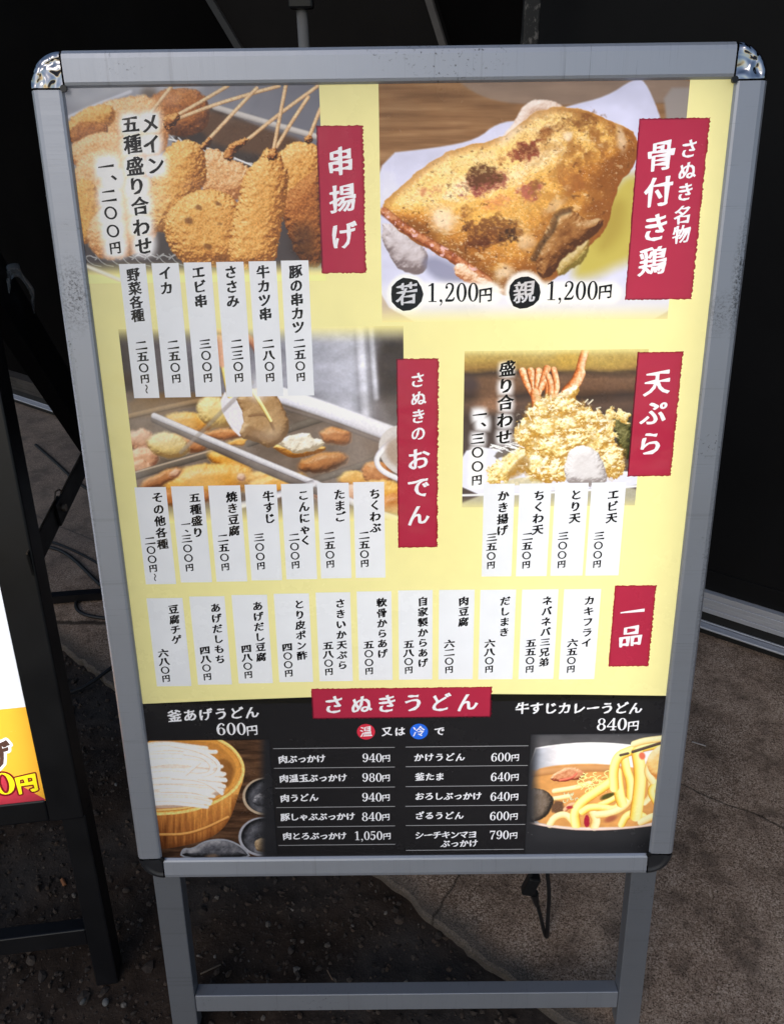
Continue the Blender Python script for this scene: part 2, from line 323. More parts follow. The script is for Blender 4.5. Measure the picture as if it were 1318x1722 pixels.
SKIN = [(0, (138, 82, 32)), (.25, (196, 128, 52)), (.5, (228, 168, 78)), (.75, (242, 198, 112)), (1, (253, 236, 198))]
def art_chicken(a):
    X, Y = a.X, a.Y
    g = fbm(X * .004, Y * .05, 3, 4)
    a.C[:] = ramp(g, [(0.2, np.array((122, 86, 54)) / 255), (.5, np.array((142, 104, 68)) / 255), (.8, np.array((160, 122, 84)) / 255)])
    a.fill(a.sdf([(340, 30), (450, 100), (620, 130), (1330, 130), (1330, 0), (340, 0)], 2), (146, 128, 116), 8, .75)
    a.fill(a.sdf([(-20, 328), (260, 300), (420, 268), (500, 200), (610, 188), (800, 130), (950, 95), (1060, 22), (1105, 25), (1165, 160), (1190, 260), (1330, 330), (1330, 1100), (-20, 1100)], 2), (208, 208, 232), 5)
    a.C = a.C * (1 + .16 * (fbm(X * .008, Y * .012, 12, 3) - .5))[..., None]
    a.fill(a.sdf([(990, 440), (1075, 400), (1330, 480), (1330, 700), (1040, 770), (900, 840), (800, 840), (880, 640)], 2), (192, 176, 84), 40)
    a.fill(a.sdf([(960, 520), (1040, 520), (1020, 680), (900, 760)], 2), (160, 136, 56), 40, .6)
    a.fill(a.sdf([(1180, 60), (1330, 60), (1330, 320), (1200, 240)], 1), (150, 140, 134), 10)
    a.lump(a.sdf([(30, 590), (140, 650), (235, 735), (200, 835), (95, 795), (35, 690)], 2, 8, .03), 60, [(0, (120, 104, 104)), (.5, (190, 178, 180)), (1, (232, 226, 232))], .25, .05, 5, 4, bump=.4)
    a.fill(a.sdf([(190, 760), (260, 740), (400, 820), (380, 860), (250, 850)], 2), (132, 132, 158), 22, .8)
    a.lump(a.sdf([(480, 290), (560, 220), (610, 120), (690, 95), (780, 130), (760, 190), (600, 260), (520, 310)], 2, 6, .03), 40, [(0, (150, 100, 70)), (.5, (214, 182, 160)), (1, (246, 234, 226))], .3, .04, 6, 4)
    body = [(28, 545), (100, 478), (250, 350), (380, 296), (500, 282), (600, 215), (650, 165), (760, 140), (870, 160), (960, 205), (1050, 235), (1080, 300), (1045, 400), (1000, 440), (965, 550), (940, 640), (880, 700), (780, 800), (690, 880), (570, 920), (470, 860), (390, 810), (260, 725), (120, 650)]
    d = a.sdf(body, 3, 7, .03) + 9
    a.lump(d, 260, SKIN, .16, .018, 21, 3, (-.3, -.62), 1.1, 1.0, gloss=.8, tight=60, lowf=.55, soften=13)
    a.mix(sstep(40, 0, d) * sstep(-2, 3, d) * .5, (150, 84, 34)); fl = fbm(X * .16, Y * .19, 97, 3); a.mix(sstep(.60, .70, fl) * sstep(4, 40, d) * .35, (150, 88, 36)); a.mix(sstep(.34, .24, fl) * sstep(4, 30, d) * .5, (255, 240, 206)); a.mix(sstep(.45, .75, fbm(X * .012 + Y * .006, Y * .02, 44, 4)) * sstep(10, 70, d) * .35, (250, 196, 96))
    a.mix(sstep(620, 1000, X + .3 * Y) * sstep(.40, .62, fbm(X * .03, Y * .03, 47, 4)) * sstep(0, 14, d) * .62, (146, 88, 38))
    a.mix(sstep(.64, .80, fbm(X * .022 + Y * .016, Y * .05 - X * .016, 63, 3)) * sstep(6, 40, d) * .45, (255, 238, 198))
    a.mix(sstep(.5, .75, fbm(X * .02, Y * .02, 31, 4)) * sstep(0, 12, d) * .45 * sstep(560, 800, X), (150, 92, 36))
    for x, y, rx, ry, an, op in ((285, 590, 75, 62, 30, .8), (790, 262, 26, 22, 0, .8), (625, 690, 42, 50, 40, .55), (535, 815, 50, 36, -30, .75), (560, 250, 70, 26, -35, .6), (470, 330, 46, 22, -20, .4), (1010, 270, 24, 70, -10, .7), (740, 545, 60, 30, -30, .5)):
        a.mix(sstep(-.2 * min(rx, ry), .7 * min(rx, ry), a.ell(x, y, rx, ry, an, 14, .03)) * op, (248, 230, 204))
    for x, y, rx, ry, col, op in ((622, 315, 68, 44, (112, 34, 34), .92), (622, 305, 44, 24, (84, 32, 22), .7), (450, 445, 98, 48, (120, 36, 52), .9), (452, 425, 84, 46, (58, 24, 16), .95), (640, 480, 62, 36, (136, 40, 66), .75), (655, 470, 30, 22, (110, 66, 30), .7), (500, 535, 70, 24, (196, 100, 84), .5),
                                  (480, 650, 125, 62, (84, 40, 20), .75), (560, 650, 36, 30, (40, 22, 16), .9), (440, 690, 40, 20, (80, 38, 18), .7), (370, 570, 30, 24, (120, 64, 26), .7), (385, 625, 20, 20, (66, 34, 20), .7), (700, 248, 46, 24, (128, 66, 30), .8), (760, 210, 60, 22, (120, 66, 28), .6), (860, 190, 60, 26, (112, 64, 30), .6), (800, 430, 60, 70, (150, 84, 40), .6), (230, 480, 50, 18, (180, 96, 66), .6), (520, 350, 26, 14, (140, 70, 40), .6)):
        m = sstep(-10, 16, a.ell(x, y, rx, ry, -15, 30, .035, int(x)) + 44 * (fbm(X * .06, Y * .07, int(y), 4) - .56)) * op * (.55 + .45 * sstep(.30, .5, fbm(X * .09, Y * .12, int(x) + 2, 3)))
        a.mix(m, col)
    a.mix(sstep(.68, .80, fbm(X * .05, Y * .06, 51, 4)) * sstep(4, 30, d) * .6, (84, 46, 18))
    edge = [(40, 560), (140, 640), (270, 715), (400, 800), (470, 850)]
    a.tube(edge, 17, [(0, (96, 40, 26)), (.6, (160, 84, 44)), (1, (206, 140, 96))], 6, 2, .2, tex=1.2)
    m = sstep(.62, .72, fbm(X * .05, Y * .05, 77, 3)); dd = a.sdf([(30, 545), (140, 620), (270, 690), (410, 780), (480, 850), (440, 860), (240, 740), (110, 670), (30, 570)], 1)
    a.mix(m * sstep(-4, 10, dd) * .8, (240, 200, 204))
    leg = [(735, 580), (800, 548), (865, 600), (935, 590), (945, 620), (880, 690), (800, 740), (700, 865), (650, 770), (700, 660)]
    dl = a.sdf(leg, 2, 8, .04)
    a.lump(dl, 55, [(0, (60, 32, 16)), (.35, (120, 74, 36)), (.65, (168, 118, 66)), (1, (226, 196, 150))], .5, .05, 33, 3, bump=.5)
    a.tube([(655, 760), (690, 690), (735, 640), (745, 575), (800, 560)], 11, [(0, (24, 20, 18)), (1, (96, 66, 40))], 9, tex=1.6, op=.85)
    a.lump(a.sdf([(760, 770), (860, 690), (890, 680), (880, 750), (800, 820), (740, 830)], 2, 8, .04), 30, [(0, (120, 100, 40)), (.5, (190, 170, 96)), (1, (230, 220, 170))], .4, .05, 7, 4)
    a.lump(a.sdf([(325, 790), (360, 765), (400, 800), (470, 850), (560, 900), (480, 900), (400, 860), (340, 830)], 2, 8, .05), 30, [(0, (170, 100, 60)), (.5, (226, 180, 140)), (1, (250, 236, 220))], .4, .05, 7, 4)
    sp = _hash(np.floor(X / 4.2), np.floor(Y / 4.2), 5); a.mix((sp > .995) * sstep(0, 20, d) * .4, (255, 246, 224))
    a.mix(sstep(.1, 1., (X - 560) / 620 + (Y - 330) / 900) * sstep(-2, 4, d) * .26, (140, 84, 36)); a.mix(sstep(330, 60, np.hypot((X - 560) * .8, Y - 420)) * sstep(0, 40, d) * .22, (255, 206, 104))
    a.C = a.C * (1 + .15 * (fbm(X * .1, Y * .1, 91, 3) - .5) * sstep(-6, 6, d))[..., None]
    a.mix(sstep(820, 930, Y + 30 * (fbm(X * .01, Y * .01, 2, 2) - .5)) * .55, (236, 232, 226))
    for x0, x1 in ((215, 480), (700, 970)):
        a.mix(sstep(60, 30, np.hypot(np.clip(x0 - X, 0, None) + np.clip(X - x1, 0, None), (Y - 900))) * .9, (244, 242, 236))
    for cx, cy in ((138, 900), (620, 890)): a.mix(sstep(92, 70, np.hypot(X - cx, Y - cy)) * .9, (244, 242, 240))
    a.mix(sstep(935, 1040, Y), YEL)

def art_oden(a):
    X, Y = a.X, a.Y
    a.C[:] = ramp(X, [(0, np.array((56, 48, 46)) / 255), (160, np.array((78, 70, 72)) / 255), (420, np.array((110, 106, 114)) / 255), (860, np.array((150, 150, 162)) / 255), (1050, np.array((178, 178, 190)) / 255), (1100, np.array((150, 150, 160)) / 255), (1180, np.array((96, 90, 92)) / 255), (1300, np.array((84, 78, 76)) / 255)])
    a.fill(a.sdf([(1150, 120), (1330, 100), (1330, 480), (1200, 470)], 1), (64, 56, 54), 26)
    a.tube([(1085, 60), (1115, 470)], 22, [(0, (150, 148, 158)), (1, (214, 214, 226))], 18, 0)
    a.tube([(1135, 50), (1160, 360)], 14, [(0, (140, 138, 146)), (1, (196, 196, 206))], 12, 0)
    tank = [(20, 330), (480, 345), (760, 350), (1260, 540), (1330, 560), (1330, 960), (0, 960)]
    a.fill(a.sdf(tank, 0), (104, 88, 76), 14); a.C = a.C * (1 + .5 * (fbm(X * .008, Y * .014, 5, 4) - .5))[..., None]
    a.fill(a.sdf([(60, 350), (300, 330), (480, 360), (80, 470)], 1), (112, 84, 54), 16)
    a.tube([(60, 440), (280, 390), (500, 350)], 13, [(0, (60, 44, 30)), (1, (160, 126, 86))], 8)
    Y1 = [(0, (120, 66, 16)), (.35, (196, 126, 36)), (.65, (230, 172, 72)), (1, (252, 226, 150))]
    Y2 = [(0, (130, 96, 50)), (.4, (206, 176, 104)), (.7, (232, 212, 150)), (1, (250, 240, 206))]
    PK = [(0, (120, 70, 50)), (.4, (196, 140, 106)), (.7, (226, 184, 150)), (1, (250, 230, 210))]
    OR = [(0, (84, 38, 12)), (.4, (158, 84, 34)), (.7, (204, 130, 66)), (1, (240, 200, 140))]
    def it(cx, cy, rx, ry, ang, st, sd=0): a.lump(a.ell(cx, cy, rx * 1.14, ry * 1.2, ang, 9, .03, sd), min(rx, ry) * .9, st, .2, .03, sd, 8, (-.3, -.7), .3, .8, gloss=.35, tight=30)
    it(330, 468, 96, 40, 5, Y1, 1); it(455, 425, 78, 58, 25, Y2, 2); it(490, 520, 86, 22, -4, OR, 3); it(560, 555, 70, 12, -12, Y1, 4)
    it(120, 545, 52, 42, 20, PK, 5); it(130, 628, 62, 44, 0, PK, 6); it(120, 665, 50, 26, 10, PK, 16); it(330, 560, 76, 36, 12, OR, 17); it(240, 570, 82, 48, 10, Y2, 7)
    it(985, 532, 62, 34, 5, OR, 8); it(930, 650, 96, 36, -12, FRYD, 9)
    BAR = [(0, (50, 42, 36)), (1, (110, 98, 86))]; MET = [(0, (96, 90, 92)), (.5, (176, 172, 178)), (1, (236, 234, 240))]
    a.tube([(95, 705), (300, 640), (495, 588)], 18, BAR, 5); a.tube([(90, 690), (490, 578)], 4, [(0, (150, 130, 110)), (1, (190, 170, 150))], 3)
    a.tube([(600, 562), (760, 505), (915, 455)], 17, BAR, 5)
    a.tube([(870, 735), (1060, 680), (1240, 610)], 15, BAR, 5)
    it(510, 640, 88, 34, 20, Y1, 10); it(430, 728, 185, 64, -4, Y1, 11); it(300, 800, 120, 34, 0, OR, 21); it(215, 716, 86, 26, -22, OR, 12); it(275, 695, 24, 14, -20, PK, 12); it(690, 715, 84, 30, 0, Y1, 13); it(720, 745, 120, 40, -10, Y1, 14); it(568, 712, 18, 15, 0, PK, 2)
    it(1080, 722, 72, 30, 0, Y1, 15); it(1170, 700, 62, 44, 20, OR, 16); it(1200, 790, 100, 50, 10, Y1, 17); it(1020, 790, 120, 36, 0, PK, 18); it(1250, 840, 70, 44, 0, OR, 19)
    a.tube([(185, 450), (520, 610), (905, 775)], 20, [(0, (60, 50, 46)), (1, (120, 108, 102))], 5); a.tube([(180, 438), (520, 585), (900, 745)], 14, MET, 4)
    a.tube([(900, 745), (1100, 850), (1330, 930)], 16, MET, 5); a.tube([(880, 745), (700, 800), (480, 860)], 16, MET, 6)
    a.tube([(740, 348), (980, 430), (1270, 540)], 36, [(0, (150, 146, 152)), (.5, (214, 212, 222)), (1, (244, 244, 250))], 6); a.tube([(750, 405), (960, 470), (1230, 575)], 8, [(0, (80, 70, 66)), (1, (120, 106, 98))], 8)
    a.lump(a.sdf([(690, 570), (800, 560), (940, 575), (940, 600), (810, 632), (760, 620)], 1), 30, Y1, .3, .04, 3, 4)
    a.lump(a.sdf([(702, 558), (760, 535), (862, 508), (885, 545), (910, 540), (944, 572), (880, 600), (800, 612), (770, 590)], 1, 5, .05), 26, [(0, (160, 140, 110)), (.4, (220, 210, 186)), (1, (252, 248, 236))], .6, .06, 4, 3)
    a.fill(a.sdf([(470, 390), (500, 322), (560, 340), (604, 450), (572, 540), (520, 490)], 1) + 4, (226, 222, 232), 4)
    a.lump(a.sdf([(536, 335), (696, 318), (748, 400), (778, 480), (756, 545), (696, 582), (650, 556), (556, 532), (590, 450)], 1, 5, .03) + 5, 40, [(0, (104, 72, 42)), (.35, (158, 120, 78)), (.65, (186, 150, 106)), (1, (226, 200, 160))], .35, .05, 6, 3, bump=.3)
    a.fill(a.sdf([(566, 522), (590, 480), (640, 500), (700, 530), (745, 520), (735, 540), (692, 568), (650, 545)], 1), (128, 92, 58), 10, .6)
    a.tube([(600, 440), (680, 430), (710, 500)], 5, [(0, (96, 64, 38)), (1, (150, 112, 76))], 5)
    CH = [(0, (150, 120, 50)), (.5, (222, 196, 110)), (1, (250, 238, 180))]
    a.tube([(466, 90), (480, 190), (500, 290), (515, 350)], 13, CH, 3); a.tube([(615, 330), (655, 390), (696, 462)], 10, CH, 2.5, wend=7)
    a.tube([(470, 100), (480, 200)], 24, [(0, (150, 80, 50)), (1, (226, 180, 150))], 8); a.tube([(470, 60), (600, 90), (640, 150)], 18, [(0, (120, 60, 40)), (1, (200, 140, 110))], 10)
    a.tube([(300, 600), (500, 400), (612, 292)], 9, [(0, (110, 98, 90)), (1, (150, 138, 130))], 5, op=.55)
    a.fill(a.ell(1300, 600, 130, 110, 30), (206, 200, 196), 3); a.tube([(1250, 545), (1180, 600), (1160, 650), (1200, 700), (1320, 745)], 12, [(0, (180, 176, 186)), (1, (250, 250, 255))], 4); a.fill(a.ell(1290, 610, 90, 70, 30), (170, 150, 134), 14)
    a.tube([(660, 280), (640, 330)], 40, [(0, (236, 236, 244)), (1, (250, 250, 255))], 30, op=.6)
    a.mix(sstep(.35, .75, fbm(X * .004, Y * .005, 72, 3)) * .30 * sstep(300, 420, Y), (206, 200, 196))
    a.C = a.C * (1 + .10 * (fbm(X * .12, Y * .12, 91, 3) - .5))[..., None]
    a.mix(sstep(128, 24, Y), YEL); a.mix(sstep(800, 935, Y + 24 * (fbm(X * .01, Y * .01, 2, 2) - .5)), YEL)

TEN = [(0, (180, 134, 60)), (.25, (220, 184, 104)), (.5, (240, 220, 152)), (.75, (250, 240, 202)), (1, (255, 253, 242))]
def art_tempura(a):
    X, Y = a.X, a.Y
    n = (fbm(X * .004, Y * .012, 3, 3) - .5) * 90
    a.C[:] = ramp(Y + n * .5, [(60, np.array((206, 190, 130)) / 255), (150, np.array((176, 146, 76)) / 255), (195, np.array((150, 116, 62)) / 255), (225, np.array((74, 58, 48)) / 255), (270, np.array((118, 88, 68)) / 255), (330, np.array((104, 76, 58)) / 255), (370, np.array((64, 50, 44)) / 255), (430, np.array((98, 76, 64)) / 255), (520, np.array((70, 58, 54)) / 255), (720, np.array((84, 72, 70)) / 255)])
    a.fill(a.ell(740, 150, 110, 60), (196, 158, 70), 40, .7); a.fill(a.ell(1000, 170, 150, 40), (190, 160, 86), 40, .7)
    a.fill(a.ell(240, 420, 110, 60), (176, 126, 90), 40, .6); a.fill(a.ell(90, 300, 60, 60), (60, 52, 60), 40, .7)
    a.fill(a.sdf([(20, 740), (220, 700), (600, 800), (1130, 880), (1300, 870), (1300, 960), (600, 1000), (20, 1030)], 1), (226, 226, 240), 6)
    a.fill(a.sdf([(20, 1025), (600, 1010), (1300, 960), (1300, 1250), (20, 1250)], 1), (176, 170, 150), 10)
    a.tube([(20, 1022), (600, 1012), (1300, 960)], 7, [(0, (226, 226, 236)), (1, (250, 250, 255))], 5)
    ORT = [(0, (130, 58, 20)), (.4, (204, 112, 54)), (.7, (232, 160, 104)), (1, (252, 222, 186))]
    for p in ([(432, 215), (455, 290), (500, 375)], [(485, 215), (500, 290), (515, 375)], [(535, 215), (525, 290), (525, 375)], [(590, 200), (560, 280), (535, 375)]): a.tube(p, 25, ORT, 3, tex=.7, wend=14)
    a.tube([(515, 360), (525, 410), (525, 480)], 32, ORT, 4, tex=.5)
    for p in ([(560, 320), (590, 265), (600, 300), (600, 370)], [(635, 205), (660, 310), (640, 370)], [(600, 250), (620, 310), (615, 380)]): a.tube(p, 20, ORT, 3, tex=.5)
    a.tube([(840, 75), (815, 160), (800, 240)], 24, ORT, 5, wend=30, tex=.4); a.tube([(805, 230), (780, 290), (720, 350)], 36, ORT, 4, tex=.5)
    a.lump(a.sdf([(640, 380), (720, 330), (790, 300), (810, 340), (770, 400), (770, 470), (620, 470)], 2, 12, .05), 50, TEN, .6, .05, 3, 4)
    a.lump(a.sdf([(1020, 560), (1060, 480), (1120, 500), (1150, 640), (1130, 830), (1060, 720)], 2, 8, .05), 50, [(0, (40, 40, 22)), (.5, (96, 92, 52)), (1, (170, 164, 110))], .6, .04, 8, 4)
    for k, (p, r) in enumerate([
            ([(195, 950), (210, 850), (300, 760), (440, 680), (480, 720), (500, 810), (340, 930), (300, 950)], 60),
            ([(985, 450), (1040, 440), (1030, 560), (1040, 700), (1115, 880), (1060, 900), (960, 700), (960, 540)], 34),
            ([(1035, 500), (1060, 465), (1110, 480), (1140, 590), (1100, 560), (1060, 545)], 26),
            ([(380, 570), (480, 480), (560, 400), (650, 370), (760, 440), (870, 465), (950, 490), (985, 560), (1030, 650), (1060, 800), (1100, 890), (980, 910), (740, 920), (560, 960), (460, 930), (490, 820), (430, 700), (380, 640)], 150)]):
        a.lump(a.sdf(p, 2, 34, .03, k), r, TEN, .85, .06, 20 + k, 4, (-.2, -.6), 1.0, .7)
    for k, (x, y, rx, ry, an) in enumerate(((560, 460, 95, 62, -30), (700, 440, 100, 62, 10), (470, 620, 90, 62, -50), (590, 590, 115, 78, 20), (740, 570, 105, 70, -10), (870, 530, 95, 60, 15), (900, 670, 105, 92, 40), (640, 720, 120, 80, 0), (530, 830, 90, 84, 20), (650, 870, 95, 56, -10), (1010, 790, 76, 92, 20), (800, 660, 84, 60, 0))):
        dl = a.ell(x, y, rx, ry, an, 44, .03, k + 60)
        a.mix(sstep(-34, 0, dl) * sstep(12, -2, dl) * .45, (176, 122, 44)); a.lump(dl, 60, TEN, .8, .07, 80 + k, 9, (-.25, -.7), 1.0, .9)
    a.fill(a.sdf([(240, 760), (330, 705), (420, 690), (400, 720), (280, 790)], 1, 8, .04), (86, 74, 66), 8, .8)
    a.fill(a.sdf([(330, 880), (440, 760), (490, 790), (480, 860), (340, 930)], 1, 8, .04), (160, 118, 58), 14, .75)
    a.fill(a.sdf([(300, 935), (460, 900), (570, 930), (560, 955), (300, 960)], 1), (206, 190, 140), 6, .7)
    m = sstep(.60, .72, fbm(X * .035, Y * .05, 51, 4)); dm = a.sdf([(360, 560), (600, 370), (980, 480), (1060, 800), (1100, 890), (560, 960), (460, 930)], 1)
    a.mix(m * sstep(-60, 30, dm) * .8, (255, 250, 230)); a.mix(sstep(.62, .74, fbm(X * .03, Y * .04, 57, 4)) * sstep(0, 50, dm) * .6, (206, 150, 48))
    for k in range(24):
        h1, h2, h3 = [_hash(np.array([k]), np.array([q]), 9)[0] for q in (1, 2, 3)]
        th = h1 * 3.14; cx = 690 + 310 * np.cos(th + 3.14) * (1 + .1 * h3); cy = 660 - 230 * np.sin(th) * (.9 + .3 * h3); L = 16 + 26 * h2; an = h3 * 6.28
        a.tube([(cx, cy), (cx + L * np.cos(an), cy + L * np.sin(an))], 3.6, [(0, (226, 200, 140)), (1, (255, 252, 236))], 3, 0)
    for k in range(30):
        h1, h2, h3 = [_hash(np.array([k]), np.array([q]), 29)[0] for q in (1, 2, 3)]
        a.tube([(220 + 190 * h1, 680 + 60 * h2), (240 + 190 * h1 + 40 * h3, 690 + 60 * h2 + 30 * (h3 - .5))], 3, [(0, (220, 216, 214)), (1, (252, 252, 255))], 2.5, 0)
    a.lump(a.sdf([(735, 735), (800, 700), (900, 712), (960, 800), (985, 900), (985, 965), (730, 965), (702, 860)], 2, 10, .04), 70, [(0, (150, 140, 138)), (.4, (212, 206, 206)), (1, (250, 248, 250))], .2, .04, 12, 4, bump=.5)
    a.C = a.C * (1 + .24 * (fbm(X * .07, Y * .07, 91, 3) - .5) * sstep(.05, .2, a.C[..., 0] - a.C[..., 2]))[..., None]
    a.halo([(328, 205), (320, 320), (325, 430), (318, 540), (312, 645), (150, 500), (172, 555), (145, 655), (142, 745), (140, 838), (138, 925)], 38, 40)
    a.mix(sstep(125, 50, Y), YEL); a.mix(sstep(1020, 1150, Y), YEL)

def art_noodle_tub(a):
    X, Y = a.X, a.Y
    g = fbm(X * .004, Y * .03, 3, 4); a.C[:] = ramp(g, [(.2, np.array((44, 30, 22)) / 255), (.5, np.array((72, 50, 36)) / 255), (.8, np.array((98, 70, 50)) / 255)])
    out = [(-60, 40), (740, 60), (900, 150), (990, 300), (1000, 420), (940, 600), (880, 800), (790, 940), (640, 1040), (300, 1120), (-60, 1140)]
    d = a.sdf(out, 2); gr = fbm(X * .05, Y * .004, 7, 4)
    t = np.clip(.62 - (Y - 760) / 900 + (gr - .5) * .7 - .5 * sstep(520, 0, X) * .5, 0, 1)
    a.mix(sstep(-3, 3, d), ramp(t, [(0, np.array((90, 48, 24)) / 255), (.4, np.array((156, 96, 48)) / 255), (.7, np.array((196, 132, 64)) / 255), (1, np.array((226, 170, 92)) / 255)]))
    a.mix(sstep(60, 0, d) * sstep(-2, 2, d) * .5 * (Y > 600), (90, 50, 26))
    a.tube([(180, 985), (430, 985), (640, 920), (840, 820)], 15, [(0, (110, 62, 30)), (.6, (178, 116, 58)), (1, (226, 168, 96))], 4)
    a.fill(a.sdf([(-60, 20), (720, 40), (880, 130), (970, 300), (960, 420), (860, 560), (660, 680), (420, 760), (-60, 780)], 2), (206, 142, 66), 4)
    a.fill(a.sdf([(-60, 60), (690, 80), (820, 180), (930, 320), (890, 460), (820, 560), (640, 660), (400, 735), (-60, 750)], 2), (182, 122, 58), 8)
    a.fill(a.sdf([(700, 300), (800, 240), (900, 330), (880, 460), (830, 550), (780, 470)], 2), (124, 80, 40), 20, .8)
    a.tube([(740, 70), (890, 160), (985, 310), (975, 440), (880, 580), (680, 690), (430, 765), (160, 780)], 20, [(0, (160, 98, 40)), (.5, (214, 152, 74)), (1, (248, 206, 130))], 5, tex=.5)
    a.tube([(650, 650), (560, 690), (420, 730), (160, 745)], 12, [(0, (150, 90, 40)), (1, (236, 190, 120))], 4)
    NO = [(0, (176, 150, 132)), (.25, (212, 194, 180)), (.6, (230, 217, 207)), (1, (250, 244, 238))]
    a.lump(a.sdf([(-60, 110), (330, 100), (560, 150), (740, 260), (780, 350), (740, 430), (830, 560), (760, 600), (560, 680), (420, 725), (-60, 735)], 2), 60, NO, .1, .02, 5, 4, bump=.3)
    rng = random.Random(4)
    for k in range(26):
        y0 = 120 + 23 * k + rng.uniform(-10, 10); x1 = 600 + 160 * np.sin((y0 - 100) / 620 * 3.1) + rng.uniform(-80, 60); am = rng.uniform(-26, 26)
        a.tube([(40, y0), (x1 * .4, y0 - 16 + am), (x1 * .75, y0 + 4), (x1, y0 + 30 + am)], rng.uniform(17, 24), NO, 8, side=rng.choice((-.2, .3)), op=.9)
    for p in ([(300, 120), (560, 170), (730, 270), (760, 350), (700, 420), (600, 440)], [(420, 200), (600, 230), (690, 320), (660, 400), (560, 410)], [(430, 400), (500, 340), (560, 290)], [(300, 430), (560, 450), (700, 520), (780, 590)], [(560, 440), (700, 460), (815, 465)], [(200, 560), (480, 560), (640, 600)]):
        a.tube(p, 19, NO, 5)
    a.fill(a.ell(630, 585, 50, 32), (255, 250, 240), 26, .8)
    DK = [(0, (26, 26, 28)), (.5, (78, 78, 84)), (1, (150, 148, 152))]
    for cx, cy, rx, ry, rim in ((1190, 620, 210, 180, (170, 150, 128)), (1180, 1010, 236, 190, (150, 150, 158))):
        e = a.ell(cx, cy, rx, ry); a.fill(e, rim, 4); a.lump(a.ell(cx + 8, cy - 4, rx - 18, ry - 16), 60, DK, .4, .02, int(cx), 4, (.5, .5))
        a.fill(a.ell(cx + 30, cy + 20, rx * .5, ry * .5), (40, 40, 44), 40, .8)
    a.lump(a.ell(1180, 1090, 80, 70, 20, 12, .03), 50, [(0, (90, 70, 50)), (1, (190, 164, 130))], .3, .04, 3, 6); a.lump(a.ell(1160, 660, 80, 60, 0, 16, .04), 40, DK, .9, .05, 3, 8)
    e = a.sdf([(372, 1230), (400, 1110), (500, 1120), (600, 1050), (760, 1020), (900, 1050), (1020, 1130), (1080, 1230)], 2)
    a.fill(e, (140, 142, 150), 4); a.lump(e - 16, 60, DK, .6, .02, 5, 4); a.fill(a.ell(690, 1195, 60, 20, 0, 8, .05), (150, 120, 96), 12, .6)
    a.C = a.C * (1 + .16 * (fbm(X * .06, Y * .06, 91, 3) - .5))[..., None]
    a.mix(sstep(1110, 1215, X), (34, 34, 37)); a.mix(sstep(1180, 1230, Y) * .5, (40, 36, 34))

